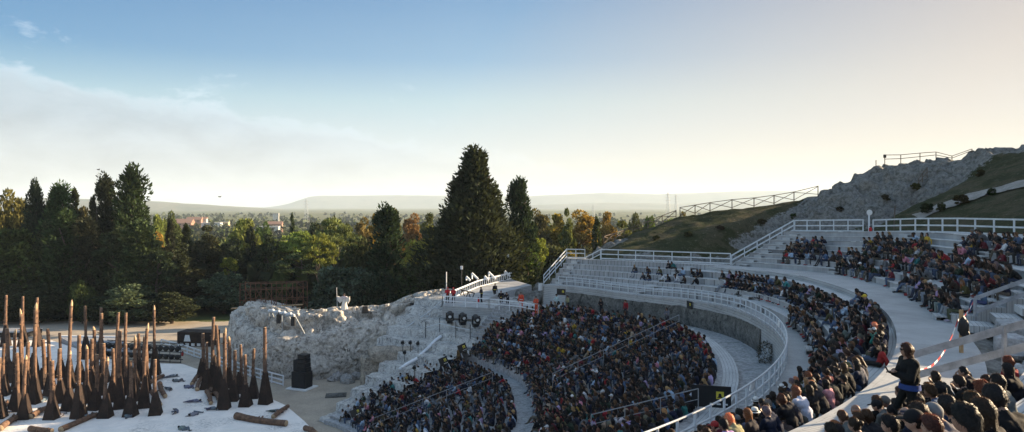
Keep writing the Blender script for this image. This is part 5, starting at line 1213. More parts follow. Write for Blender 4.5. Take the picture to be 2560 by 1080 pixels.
# ------------------------------------------------------------------ people
V3 = lambda *a: np.array(a, float)
def capsule(mb, p0, p1, r0, r1, n=10):
    p0, p1 = Vector(p0), Vector(p1); d = p1 - p0; L_ = d.length
    if L_ < 1e-5: mb.ball(p0, r0, n, 8); return
    d /= L_; pts = []; rs = []
    for k in range(1, 4): a = math.pi / 2 * k / 3; pts.append(p0 - d * r0 * math.cos(a)); rs.append(r0 * math.sin(a))
    for k in range(3, 0, -1): a = math.pi / 2 * k / 3; pts.append(p1 + d * r1 * math.cos(a)); rs.append(r1 * math.sin(a))
    mb.tube(pts, rs, n)
SKIN, TOP, BOT, SHOE, HAIR, EYE = range(6)
def head_points():
    """a modelled head (nose, brow, chin, ears) about its centre, face towards +Y"""
    mb = MB()
    def f(d):
        k = 1.0; x, y, z = d
        if y > 0:
            k += .10 * max(0, -z - .35) * y * (1 - abs(x)) * 2 + .03 * math.exp(-((z - .28) / .12) ** 2) * y        # chin, brow
            k -= .07 * math.exp(-((abs(x) - .33) / .16) ** 2 - ((z - .06) / .13) ** 2) * y                             # sockets
            k += .20 * math.exp(-(x / .13) ** 2 - ((z + .12) / .16) ** 2) * (y > .5)                                    # nose
            k += .035 * math.exp(-(x / .3) ** 2 - ((z + .45) / .07) ** 2)                                              # lips
        if z < -.3: k -= .12 * (-z - .3) * (1 - max(0, y))
        return k
    mb.ball((0, 0, 0), (.076, .097, .118), 32, 24, f=f)
    for s in (-1, 1): mb.ball((s * .079, -.008, -.01), (.014, .022, .034), 8, 6)
    return mb
HEADM = head_points()
def hand(mb, w, d, up, grip=.5, s=1.0):
    """palm, four bent fingers and a thumb, from the wrist along d"""
    w = Vector(w); d = Vector(d).normalized(); up = Vector(up); up = (up - d * up.dot(d)).normalized(); side = d.cross(up)
    pc = w + d * .085 * s
    for k in (-.024, -.008, .008, .024): capsule(mb, w + d * .02 + side * k * .7, pc + side * k, .017, .014, 6)
    for k, ln in ((-.030, .062), (-.010, .076), (.011, .072), (.031, .056)):
        a = pc + side * k; b = a + (d * math.cos(grip * .8) - up * math.sin(grip * .8)) * ln * .5 * s; e = b + (d * math.cos(grip * 2) - up * math.sin(grip * 2)) * ln * .5 * s
        capsule(mb, a, b, .0105, .0095, 6); capsule(mb, b, e, .0095, .008, 6)
    a = w + d * .03 + side * -.028; b = a + d * .035 - side * .03 - up * .01; capsule(mb, a, b, .014, .012, 6); capsule(mb, b, b + d * .035 - side * .004 - up * .012, .012, .009, 6)

def pose(kind, **k):
    """joint positions of a pose; seat (or feet) at the origin, facing +Y"""
    J = {}; lean = k.get('lean', .1); tw = k.get('twist', 0)
    if kind == 'sit':
        J['pel'] = Vector((0, 0, .11)); J['wst'] = Vector((0, -.03 + lean * .18, .27)); J['chs'] = Vector((0, -.02 + lean * .5, .44)); J['nek'] = Vector((tw * .02, lean * .72, .585)); J['hed'] = Vector((tw * .03, lean * .9 + .035 + k.get('hy', 0), .735 - max(0, lean - .2) * .14 - k.get('hz', 0)))
        for s, n in ((-1, 'L'), (1, 'R')):
            J['sho' + n] = Vector((s * .175 * math.cos(tw), lean * .66 + s * .06 * tw, .52 - max(0, lean - .25) * .1)); J['hip' + n] = Vector((s * .09, .02, .10))
            sp = k.get('spread', .12); J['kne' + n] = Vector((s * sp, .44, .14 + k.get('kz', 0))); J['ank' + n] = Vector((s * sp * .95, .44 + k.get('fx', -.02), -.34 + k.get('fz', 0))); J['toe' + n] = J['ank' + n] + Vector((s * .02, .17, -.055))
            A = k.get('arms', 'knees'); sh = J['sho' + n]
            if A == 'knees': e = sh + Vector((s * .07, .12, -.25)); w = Vector((s * .10, .36, .235))
            elif A == 'lap': e = sh + Vector((s * .07, .06, -.27)); w = Vector((s * .04, .26, .24))
            elif A == 'elbows': e = Vector((s * .13, .36, .27)); w = Vector((s * .03, .43, .46))
            elif A == 'folded': e = sh + Vector((s * .08, .1, -.25)); w = Vector((-s * .09, sh.y + .19, .36 + .03 * s))
            elif A == 'chin':
                if s > 0: e = Vector((.12, .33, .27)); w = J['hed'] + Vector((.03, .11, -.14))
                else: e = sh + Vector((-.06, .12, -.25)); w = Vector((.03, .30, .25))
            elif A == 'back': e = sh + Vector((s * .10, -.14, -.24)); w = Vector((s * .26, -.24, .05))
            elif A == 'phone': e = sh + Vector((s * .06, .1, -.25)); w = sh + Vector((-s * .12, .31, -.12))
            elif A == 'point':
                if s < 0: e = sh + Vector((-.06, .24, -.07)); w = sh + Vector((-.05, .48, -.05))
                else: e = sh + Vector((.06, .06, -.27)); w = Vector((.05, .26, .24))
            J['elb' + n] = e; J['wri' + n] = w
        if k.get('hug'):
            for s, n in ((-1, 'L'), (1, 'R')): J['kne' + n] = Vector((s * .09, .34, .42)); J['ank' + n] = Vector((s * .09, .50, .06)); J['toe' + n] = J['ank' + n] + Vector((0, .16, -.02)); J['elb' + n] = Vector((s * .24, .28, .36)); J['wri' + n] = Vector((-s * .02, .44, .34))
    elif kind == 'stand':
        h = k.get('h', 1.0); st = k.get('stride', .0); J['pel'] = Vector((0, 0, .95)); J['wst'] = Vector((0, .0, 1.10)); J['chs'] = Vector((0, .01 + lean * .2, 1.28)); J['nek'] = Vector((0, lean * .35, 1.45)); J['hed'] = Vector((0, .035 + lean * .45 + k.get('hy', 0), 1.605 - k.get('hz', 0)))
        for s, n in ((-1, 'L'), (1, 'R')):
            J['sho' + n] = Vector((s * .19, lean * .33, 1.39)); J['hip' + n] = Vector((s * .095, 0, .93)); J['kne' + n] = Vector((s * .11, .03 + st * s * .5, .50)); J['ank' + n] = Vector((s * .12, -.01 + st * s, .085)); J['toe' + n] = J['ank' + n] + Vector((s * .03, .16, -.05)); sh = J['sho' + n]; A = k.get('arms', 'down')
            if A == 'down': e = sh + Vector((s * .07, -.02, -.28)); w = sh + Vector((s * .08, .06, -.53))
            elif A == 'belt': e = sh + Vector((s * .13, -.06, -.26)); w = Vector((s * .12, .13, 1.02))
            elif A == 'folded': e = sh + Vector((s * .07, .08, -.27)); w = Vector((-s * .08, .22, 1.17 + .03 * s))
            elif A == 'lean': e = sh + Vector((s * .06, .18, -.22)); w = Vector((s * .16, .42, 1.08))
            elif A == 'spread': e = sh + Vector((s * .26, .08, -.12)); w = sh + Vector((s * .50, .16, .0))
            elif A == 'phone': e = sh + Vector((s * .06, .08, -.26)); w = Vector((-s * .02 + .03, .27, 1.20 + .02 * s))
            J['elb' + n] = e; J['wri' + n] = w
        if k.get('bend'):
            for s, n in ((1, 'R'),): J['kne' + n] += Vector((0, .16, .03)); J['ank' + n] += Vector((0, -.03, 0))
    elif kind == 'lie':
        cu = k.get('curl', .3); J['pel'] = Vector((0, 0, .13)); J['wst'] = Vector((.0, .16, .14)); J['chs'] = Vector((.02, .33, .14)); J['nek'] = Vector((.03, .50, .13)); J['hed'] = Vector((.05 + .1 * cu, .64, .11))
        for s, n in ((-1, 'L'), (1, 'R')):
            up = .06 + .13 * (s > 0); J['sho' + n] = Vector((.03 + s * .10, .45, .12 + s * .07)); J['hip' + n] = Vector((s * .07, 0, .12 + s * .04)); J['kne' + n] = Vector((.15 + .30 * cu + s * .05, -.34 + .25 * cu + s * .04, .10 + .12 * (s > 0))); J['ank' + n] = Vector((.05 - .15 * cu, -.72 + .22 * cu, .08)); J['toe' + n] = J['ank' + n] + Vector((.10, -.1, .02)); J['elb' + n] = J['sho' + n] + Vector((.22, .02 - .1 * s, -.02)); J['wri' + n] = J['elb' + n] + Vector((.05 - .06 * s, .22 - .35 * (s > 0), -.03))
        for q in J.values(): q.z = max(q.z, .06)
    return J
def bones(J, coat=0.0, slim=1.0):
    b = []; c_ = coat
    A = lambda p, q, r0, r1, l: b.append((J[p] if isinstance(p, str) else p, J[q] if isinstance(q, str) else q, r0, r1, l))
    A('hipL', 'hipR', .105 * slim, .105 * slim, BOT); A('pel', 'wst', .125 * slim, .118 * slim + c_, BOT if not c_ else TOP)
    wl, wr = J['wst'] + Vector((-.05, 0, 0)), J['wst'] + Vector((.05, 0, 0)); A(wl, wr, .11 * slim + c_, .11 * slim + c_, TOP)
    ax = (J['shoR'] - J['shoL']).normalized(); A(J['chs'] - ax * .075, J['chs'] + ax * .075, .115 * slim + c_, .115 * slim + c_, TOP); A('wst', 'chs', .12 * slim + c_, .122 * slim + c_, TOP)
    A('shoL', 'shoR', .068 + c_, .068 + c_, TOP); A('chs', 'nek', .11 + c_, .062 + c_ * .8, TOP); A('nek', 'hed', .056, .052, SKIN)
    for n in 'LR':
        A('sho' + n, 'elb' + n, .056 + c_, .043 + c_, TOP); A('elb' + n, 'wri' + n, .043 + c_, .031 + c_ * .7, TOP)
        A('hip' + n, 'kne' + n, .088 * slim, .062, BOT); A('kne' + n, 'ank' + n, .060, .042, BOT); A('ank' + n, 'toe' + n, .042, .034, SHOE); h = J['ank' + n] - (J['toe' + n] - J['ank' + n]).normalized() * .05; A(h, 'ank' + n, .038, .042, SHOE)
    return b
def evaluated(me, mods):
    o = bpy.data.objects.new('temporary', me); COL.objects.link(o)
    for t_, kw in mods:
        m = o.modifiers.new('m', t_)
        for a, v in kw.items(): setattr(m, a, v)
    dg = bpy.context.evaluated_depsgraph_get(); ev = o.evaluated_get(dg); out = bpy.data.meshes.new_from_object(ev, depsgraph=dg); bpy.data.objects.remove(o); return out
def arrays(me):
    me.calc_loop_triangles(); v = np.zeros(len(me.vertices) * 3); me.vertices.foreach_get('co', v); t_ = np.zeros(len(me.loop_triangles) * 3, int); me.loop_triangles.foreach_get('vertices', t_)
    mi = np.zeros(len(me.loop_triangles), int); me.loop_triangles.foreach_get('material_index', mi); return v.reshape(-1, 3), t_.reshape(-1, 3), mi
PM = [M['skin'], M['top'], M['bottom'], M['shoe'], M['hair'], M['eye']]
class Body: pass
def rotm(yaw, pitch): return Matrix.Rotation(yaw, 3, 'Z') @ Matrix.Rotation(pitch, 3, 'X')
def make_body(J, yaw=0, pitch=0, coat=.012, vox=.017, ratios=(.22, .03), slim=1.0, grip=.6, hands=True):
    mb = MB(); bs = bones(J, coat, slim)
    for p, q, r0, r1, l in bs: capsule(mb, p, q, r0, r1)
    R3 = rotm(yaw, pitch); hc = J['hed']; mb.add([hc + R3 @ Vector(v) for v in HEADM.v], HEADM.f)
    hm = MB()
    for n in 'LR':
        d = J['wri' + n] - J['elb' + n]; 
        if hands: hand(mb, J['wri' + n], d, Vector((0, 0, 1)) if abs(d.normalized().z) < .8 else Vector((0, 1, 0)), grip)
        w = J['wri' + n]; bs.append((w + d.normalized() * .03, w + d.normalized() * .16, .034, .03, SKIN))
    me = evaluated(mb.mesh('person', PM), [('REMESH', dict(mode='VOXEL', voxel_size=vox)), ('SMOOTH', dict(factor=.5, iterations=2))])
    v = np.zeros(len(me.vertices) * 3); me.vertices.foreach_get('co', v); v = v.reshape(-1, 3)
    fc = np.zeros(len(me.polygons) * 3); me.polygons.foreach_get('center', fc); fc = fc.reshape(-1, 3)
    best = np.full(len(fc), 9.); lab = np.zeros(len(fc), int)
    for p, q, r0, r1, l in bs:
        p, q = np.array(p), np.array(q); d = q - p; L2 = d @ d + 1e-9; t_ = np.clip((fc - p) @ d / L2, 0, 1); dist = np.linalg.norm(fc - p - t_[:, None] * d, axis=1) - (r0 + (r1 - r0) * t_); m = dist < best; best[m] = dist[m]; lab[m] = l
    loc = (fc - np.array(hc)) @ np.array(R3); hd = np.sqrt((loc[:, 0] / .076) ** 2 + (loc[:, 1] / .1) ** 2 + (loc[:, 2] / .118) ** 2)
    lab[hd < 1.45] = SKIN
    ey = (np.abs(np.abs(loc[:, 0]) - .03) < .014) & (np.abs(loc[:, 2] - .012) < .009) & (loc[:, 1] > .06) & (hd < 1.3); lab[ey] = EYE
    me.materials.clear(); [me.materials.append(m) for m in PM]
    me.polygons.foreach_set('material_index', lab.astype(np.int32)); me.polygons.foreach_set('use_smooth', np.ones(len(lab), bool)); me.update()
    B = Body(); B.hi = me; B.hc = Vector(hc); B.R = R3; B.J = J
    B.mid = evaluated(me, [('DECIMATE', dict(ratio=ratios[0]))]); B.low = arrays(evaluated(me, [('DECIMATE', dict(ratio=ratios[1]))])); B.mid.name = 'person'; me.name = 'person'
    return B
def hair_shell(style, n=22, seed=0, strands=0):
    """hair grown round the head, back of the head towards -Y"""
    rg = random.Random(seed); mb = MB(); a, b, c_ = .076, .097, .118; off = {'short': .020, 'crop': .009, 'long': .023, 'bob': .03, 'curly': .042, 'bun': .014, 'tail': .014, 'bald': .003, 'wavy': .034}[style]
    Lx = {'long': .27, 'wavy': .22, 'bob': .10}.get(style, 0); rows = 9; lr = 6 if Lx else 0; grid = []
    for i in range(n):
        az = -math.pi + 2 * math.pi * i / n; f = abs(az) / math.pi                        # 0 back, 1 front
        pm = 134 if f < .34 else lerp(134, 104, (f - .34) / .14) if f < .48 else lerp(104, 92, (f - .48) / .15) if f < .63 else lerp(92, 60, (f - .63) / .2) if f < .83 else 57
        pm += rg.uniform(-5, 5)
        if Lx and f < .5: pm = 108
        if style == 'crop': pm = min(pm, 124)
        col = []
        for j in range(rows + 1):
            p = R_(pm) * j / rows; 
            if style == 'bald': p = R_(lerp(70, pm, j / rows)) if f < .7 else R_(pm)
            d = Vector((math.sin(az) * math.sin(p), -math.cos(az) * math.sin(p), math.cos(p))); k = off * (1 + .8 * fbm(d * 5 + Vector((seed, 0, 0)), 3)) * (1 if j < rows else .25 if not Lx or f > .62 else 1)
            if style == 'curly' : k += .012 * fbm(d * 9 + Vector((seed, 2, 0)), 2)
            if style == 'short' and f > .72 and j > rows * .5: k += .012
            col.append(Vector((d.x * (a + k), d.y * (b + k), d.z * (c_ + k + .004))))
        for j in range(1, lr + 1):
            q = col[rows].copy(); t = j / lr; ln = Lx * (1 if f < .45 else lerp(1, .55, (f - .45) / .2) if f < .65 else 0)
            q.z -= ln * t; s = 1 + (.20 * t if f < .55 else .05) ; q.x *= s; q.y = q.y * (1 + .05 * t) - (.02 * t if f < .5 else 0); q += Vector((fbm((az * 3, t * 3, seed)), fbm((az * 3, t * 3, seed + 9)), 0)) * .014
            col.append(q)
        grid.append(col)
    m = rows + lr + 1; vs = [v for c2 in grid for v in c2]; fs = []
    for i in range(n):
        k = (i + 1) % n
        for j in range(m - 1): fs.append((i * m + j, i * m + j + 1, k * m + j + 1, k * m + j))
    mb.add(vs, fs)
    if style == 'bun': mb.ball((0, -.115, .06), .045, 10, 8, f=lambda d: 1 + .15 * fbm(d * 3, 2))
    if style == 'tail': mb.tube([(0, -.10, .05), (0, -.155, .03), (0, -.165, -.08), (0, -.14, -.2)], [.022, .036, .034, .012], 8)
    for _ in range(strands):
        i = rg.randrange(n); j = rg.randrange(1, m); p = vs[i * m + j]; o_ = Vector((p.x, p.y, max(0, p.z))).normalized(); t_ = o_.cross(Vector((rg.uniform(-1, 1), rg.uniform(-1, 1), rg.uniform(-1, 1)))).normalized(); L_ = rg.uniform(.02, .05); dn = Vector((0, 0, -1)) if p.z < .06 else t_
        q = p + o_ * rg.uniform(.004, .018) + dn * L_ + t_ * rg.uniform(-.02, .02); mb.add([p + t_ * .0022, p - t_ * .0022, q], [(0, 1, 2)])
    return mb
def cap_mesh(kind):
    mb = MB()
    if kind == 'cap':
        hs = []; 
        mb.ball((0, -.004, .03), (.092, .112, .105), 20, 10, f=lambda d: 1 if d.z > -.1 else .96); mb.add([(-.075, .07, .035), (.075, .07, .035), (.06, .175, .012), (0, .19, .008), (-.06, .175, .012), (-.075, .07, .026), (.075, .07, .026), (.06, .175, .004), (0, .19, 0), (-.06, .175, .004)], [(0, 1, 2, 3, 4), (9, 8, 7, 6, 5), (0, 4, 9, 5), (4, 3, 8, 9), (3, 2, 7, 8), (2, 1, 6, 7)])
    elif kind == 'beanie': mb.ball((0, -.008, .035), (.093, .112, .115), 20, 10, f=lambda d: 1 + .03 * math.sin(d.z * 30))
    elif kind == 'hood': mb.ball((0, -.025, .01), (.115, .13, .15), 18, 12, f=lambda d: (1 + .06 * fbm(d * 3, 2)) if d.y < .55 else .80)
    else:
        mb.tube([(0, -.005, .055), (0, -.005, .10), (0, -.005, .155), (0, -.005, .175)], [.096, .096, .085, .05], 18); mb.tube([(0, -.005, .052), (0, -.005, .060)], [.165, .16], 22)
    return mb
def fedora_band(): mb = MB(); mb.tube([(0, -.005, .062), (0, -.005, .092)], [.0985, .0985], 18, cap=False); return mb
HS = {}
for s_ in ('short', 'crop', 'long', 'bob', 'curly', 'bun', 'tail', 'bald', 'wavy'):
    HS[s_] = [hair_shell(s_, 30, q, 600 if s_ not in ('bald', 'crop') else 60).mesh('hair', M['hair'], True) for q in (1, 2)]
HLOW = {s_: arrays(hair_shell(s_, 9, 3).mesh('hair', M['hair'])) for s_ in HS}
CAPM = {k: cap_mesh(k).mesh(k, M['hat'], True) for k in ('cap', 'beanie', 'hood', 'fedora')}; BAND = fedora_band().mesh('hat_band', M['black'], True); CAPLOW = arrays(cap_mesh('cap').mesh('cap', M['hat']))
gm = MB(); [gm.box((s * .032, .098, .014), (.046, .008, .034)) for s in (-1, 1)]; gm.box((0, .1, .02), (.02, .006, .006)); [gm.bar((s * .056, .095, .02), (s * .08, 0, .012), .005, .007) for s in (-1, 1)]; GLASS = gm.mesh('glasses', M['glass'])

POSES = [pose('sit', lean=.12, arms='knees'), pose('sit', lean=.42, arms='elbows', hz=.02), pose('sit', lean=.05, arms='folded'), pose('sit', lean=.36, arms='chin', hz=.01), pose('sit', lean=.2, arms='lap', spread=.08, twist=.25), pose('sit', lean=.28, arms='knees', spread=.2, fx=.14, twist=-.2), pose('sit', lean=.2, hug=True), pose('sit', lean=.1, arms='phone', hy=.02, hz=.02), pose('sit', lean=-.15, arms='back', fx=.3, kz=-.02)]
YAWS = [(.25, 0), (.1, -.1), (.35, .05), (.2, .05), (.45, 0), (.0, 0), (.3, -.15), (0, -.4), (.3, .1)]
SIT = [make_body(J, *YAWS[i]) for i, J in enumerate(POSES)]
POINT = make_body(pose('sit', lean=.25, arms='point'), .3, -.1)
print('poses', len(SIT[0].hi.polygons), len(SIT[0].mid.polygons), len(SIT[0].low[1]))

TOPS = [('black', (.008, .008, .010), 30), ('charcoal', (.024, .025, .028), 13), ('navy', (.012, .016, .034), 14), ('dark brown', (.035, .022, .016), 6), ('dark green', (.02, .035, .022), 4), ('burgundy', (.10, .014, .022), 4), ('grey', (.11, .115, .125), 4), ('white', (.50, .51, .53), 4), ('denim blue', (.07, .115, .20), 5), ('pale blue', (.28, .38, .50), 3), ('lilac', (.36, .28, .46), 1.5), ('beige', (.28, .22, .16), 2.5), ('red', (.26, .02, .025), 2), ('pink', (.5, .2, .26), 2), ('olive', (.075, .07, .03), 4), ('mustard', (.38, .25, .03), 1), ('teal', (.03, .15, .15), 1.5)]
TW_ = np.array([t_[2] for t_ in TOPS]); TW_ = TW_ / TW_.sum()
HAIRC = [('black', (.007, .006, .006), 8), ('dark brown', (.014, .009, .006), 10), ('brown', (.036, .019, .010), 5), ('light brown', (.12, .062, .028), 2), ('blond', (.30, .19, .085), 1.3), ('grey', (.11, .105, .10), 1.2), ('auburn', (.055, .020, .009), 1)]
HW_ = np.array([t_[2] for t_ in HAIRC]); HW_ = HW_ / HW_.sum()
HSTY = [('long', 7), ('short', 7), ('crop', 3), ('bob', 3), ('curly', 2), ('bun', 2), ('tail', 2), ('wavy', 4), ('bald', .5)]; SW_ = np.array([x for _, x in HSTY]); SW_ = SW_ / SW_.sum()
SKINS = [(.30, .175, .12), (.26, .145, .095), (.34, .205, .145), (.2, .11, .07)]
BOTS = [(.012, .012, .015), (.03, .04, .07), (.06, .09, .15), (.02, .02, .022), (.10, .085, .065), (.03, .028, .025), (.2, .22, .25)]
SHOES = [(.015, .015, .015), (.4, .4, .4), (.05, .03, .02), (.25, .03, .03), (.03, .03, .04)]
HWORD = dict(long='long', short='short', crop='cropped', bob='bobbed', curly='curly', bun='tied up', tail='ponytailed', bald='thinning', wavy='wavy')
GARM = ['jacket', 'jumper', 'shirt', 'hoodie', 'coat']
def pick(w_, l): return l[RNG.choice(len(l), p=w_)]

# ---- who sits where
POLY = dict(
 lower=[(835, 1040), (900, 990), (1010, 925), (1110, 885), (1180, 885), (1262, 925), (1330, 1000), (1350, 1100), (820, 1100)],
 mid=[(1178, 868), (1240, 800), (1345, 752), (1420, 757), (1560, 765), (1700, 800), (1800, 835), (1822, 900), (1838, 960), (1800, 1010), (1720, 1100), (1350, 1100), (1345, 1030), (1310, 945), (1210, 895)],
 mleft=[(1580, 655), (1700, 652), (1772, 668), (1772, 690), (1660, 700), (1580, 690)],
 m1=[(1805, 668), (1870, 668), (2000, 690), (2090, 715), (2200, 735), (2262, 790), (2268, 850), (2235, 905), (2100, 1010), (1950, 1110), (1640, 1110), (1850, 1040), (1960, 960), (1990, 905), (1985, 830), (2000, 775), (1920, 715), (1805, 705)],
 u1=[(2140, 610), (2220, 570), (2330, 575), (2330, 610), (2400, 590), (2470, 565), (2580, 560), (2580, 690), (2410, 745), (2390, 800), (2330, 780), (2270, 730), (2160, 690), (2100, 660)], u2=[(1965, 595), (2068, 585), (2068, 640), (1965, 640)], u3=[(2080, 600), (2135, 600), (2135, 690), (2075, 690)], near=[(1960, 1085), (2060, 1030), (2180, 985), (2260, 960), (2340, 930), (2440, 890), (2580, 830), (2580, 1130), (1960, 1130)])
SECT = dict(lower=('lower', 'lower'), mid=('mid', 'mid'), mleft=('bleacher', 'bleacher'), m1=('bleacher', 'bleacher'), u1=('upper', 'upper'), u2=('upper', 'upper'), u3=('upper', 'upper'), near=('near', 'near'))
OCC = dict(lower=.93, mid=.95, mleft=.7, m1=.93, u1=.9, u2=.8, u3=.45, near=.92)
SEATS = []
class Seat: k = ''
for rw in ROWS:
    rmid = rw.r0(0); dth = math.degrees(.52 / rmid); th = rw.th0 + RNG.uniform(.2, 1)
    while th < rw.th1 - .5:
        r0, r1, z = rw.r0(th), rw.r1(th), rw.z1(th); d = (r1 - r0) * .52 if rw.sec == 'bleacher' else min(.34, (r1 - r0) * .55); p = pol(th, r0 + d + RNG.uniform(-.05, .08), z); hd = p + Vector((0, 0, .75))
        if hd.y > 3.2:
            u, v = proj(hd)
            for k, pg in POLY.items():
                if SECT[k][0] == rw.sec and inside(u, v, pg) and -30 < u < 2590 and v < 1105:
                    gap = fbm((th * .12 * rmid / 20, rw.k * .6, 3), 3) if k in ('m1', 'u1', 'lower', 'mid') else 0
                    if RNG.uniform() < OCC[k] and gap > dict(u1=-.2, m1=-.4).get(k, -.62):
                        s = Seat(); s.p = p; s.th = th; s.u = u; s.v = v; s.y = hd.y; s.k = k; s.row = rw; SEATS.append(s)
                    break
        th += dth * RNG.uniform(.88, 1.2)
print('seats', {k: sum(1 for s in SEATS if s.k == k) for k in POLY})
for s in SEATS:
    s.top = pick(TW_, TOPS); s.hc = pick(HW_, HAIRC); s.hs = pick(SW_, HSTY)[0]; s.skin = SKINS[RNG.integers(4)]; s.bot = BOTS[RNG.integers(7)]; s.shoe = SHOES[RNG.integers(5)]; s.hat = None; s.glasses = RNG.uniform() < .12
    if s.hs in ('crop', 'short', 'bald') and RNG.uniform() < .13: s.hat = [('black cap', 'cap', (.012, .012, .014)), ('white cap', 'cap', (.6, .6, .6)), ('navy cap', 'cap', (.012, .016, .04)), ('grey beanie', 'beanie', (.15, .15, .15))][RNG.integers(4)]
    s.pose = int(RNG.choice(9, p=[.2, .17, .1, .12, .14, .1, .06, .07, .04])); s.garm = GARM[RNG.integers(5)]
    q = Vector((-28, 72, 0)) - s.p; q.normalize(); rd = Vector((CX, CY, 0)) - s.p; rd.z = 0; rd.normalize(); q.z = 0; q = (rd * .55 + q * .45).normalized(); s.rz = math.atan2(-q.x, q.y) + RNG.normal(0, .16); s.sc = RNG.uniform(.93, 1.06)
# people one can pick out: nearest seat takes the look
def override(u, v, secs, **kw):
    c2 = [s for s in SEATS if s.k in secs and not getattr(s, 'fixed', 0)]
    if not c2: return
    s = min(c2, key=lambda s: (s.u - u) ** 2 + (s.v - v) ** 2); s.fixed = 1
    for a_, b_ in kw.items(): setattr(s, a_, b_)
tp_ = lambda n: next(t_ for t_ in TOPS if t_[0] == n)
hc_ = lambda n: next(t_ for t_ in HAIRC if t_[0] == n)
WH = ('white straw hat', 'fedora', (.62, .61, .58))
override(1982, 970, ('m1',), hat=WH, hs='short', top=tp_('black'), hc=hc_('brown'), pose=1); override(1922, 1000, ('m1',), hat=WH, hs='short', top=tp_('denim blue'), pose=1); override(1902, 1042, ('m1',), hat=WH, hs='short', top=tp_('black')); override(1795, 1040, ('m1',), hs='crop', hat=None, top=tp_('red'), hc=hc_('brown')); override(1860, 1030, ('m1',), hat=('lilac hood', 'hood', (.42, .30, .50)), hs='crop', top=tp_('lilac')); override(1862, 1062, ('m1',), hs='bob', hat=None, hc=hc_('blond'), top=tp_('beige')); override(1830, 1068, ('m1',), hat=('red cap', 'cap', (.3, .03, .03)), hs='crop', top=tp_('burgundy')); override(1760, 1062, ('m1',), hs='bun', hat=None, top=tp_('white')); override(2035, 950, ('m1',), hs='wavy', hat=None, hc=hc_('blond'), top=tp_('teal')); override(2090, 940, ('m1',), hs='curly', hat=None, hc=hc_('dark brown'), top=tp_('burgundy'), pose=9); override(2125, 970, ('m1',), hs='long', hat=None, hc=hc_('auburn'), top=tp_('charcoal')); override(2170, 930, ('m1',), hs='short', hat=None, top=tp_('grey'), pose=6); override(2250, 810, ('m1',), hs='short', hat=None, top=tp_('black'), hc=hc_('black')); override(2172, 742, ('m1',), hat=('yellow cap', 'cap', (.5, .36, .04)), hs='crop', top=tp_('black')); override(2150, 830, ('m1',), hs='crop', top=tp_('pale blue'), hat=None); override(2220, 880, ('m1',), top=tp_('red'), hs='long', hat=None); override(2085, 660, ('u3',), hs='short', hat=None, top=tp_('black'))
NEARL = [(2062, 1068, 'long', 'black', 'black', None), (2122, 1040, 'short', 'brown', 'charcoal', None), (2176, 1032, 'bald', 'grey', 'charcoal', None), (2146, 1052, 'short', 'brown', 'grey', None), (2180, 1005, 'crop', 'black', 'grey', ('black cap', 'cap', (.012, .012, .014))), (2212, 1012, 'bob', 'brown', 'black', None), (2228, 1000, 'crop', 'grey', 'charcoal', ('grey beanie', 'beanie', (.13, .13, .12))), (2258, 1016, 'short', 'black', 'black', None), (2241, 1030, 'crop', 'black', 'black', ('black beanie', 'beanie', (.012, .012, .014))), (2290, 1040, 'bald', 'grey', 'navy', None), (2213, 1050, 'curly', 'brown', 'charcoal', None), (2180, 1070, 'bun', 'dark brown', 'navy', None), (2255, 1068, 'short', 'black', 'navy', None), (2306, 1002, 'short', 'dark brown', 'black', None), (2343, 1013, 'short', 'black', 'burgundy', None), (2322, 1058, 'crop', 'black', 'black', ('black cap', 'cap', (.012, .012, .014))), (2382, 1050, 'wavy', 'dark brown', 'navy', ('navy cap', 'cap', (.012, .016, .04))), (2432, 1030, 'short', 'black', 'charcoal', None), (2456, 1060, 'curly', 'black', 'pale blue', None), (2446, 1012, 'short', 'dark brown', 'black', None), (2490, 985, 'curly', 'auburn', 'black', None), (2520, 960, 'long', 'black', 'grey', None), (2449, 962, 'short', 'dark brown', 'black', None), (2425, 942, 'long', 'brown', 'black', None), (2455, 932, 'crop', 'black', 'black', None), (2478, 955, 'bun', 'dark brown', 'black', None), (2378, 946, 'bob', 'dark brown', 'charcoal', None), (2406, 980, 'wavy', 'black', 'black', None), (2366, 982, 'curly', 'brown', 'denim blue', None), (2320, 980, 'short', 'black', 'black', None), (2345, 975, 'short', 'dark brown', 'navy', None), (2276, 985, 'long', 'brown', 'black', None), (2528, 908, 'curly', 'auburn', 'red', None), (2548, 930, 'long', 'black', 'black', None), (2556, 1010, 'short', 'black', 'black', None), (2545, 1072, 'crop', 'grey', 'grey', ('grey patterned cap', 'beanie', (.2, .2, .2))), (2086, 1080, 'curly', 'dark brown', 'black', None), (2125, 1078, 'short', 'light brown', 'grey', None), (2380, 1082, 'short', 'brown', 'black', None), (2500, 1040, 'long', 'dark brown', 'black', None)]
SEATS = [s for s in SEATS if s.k != 'near']
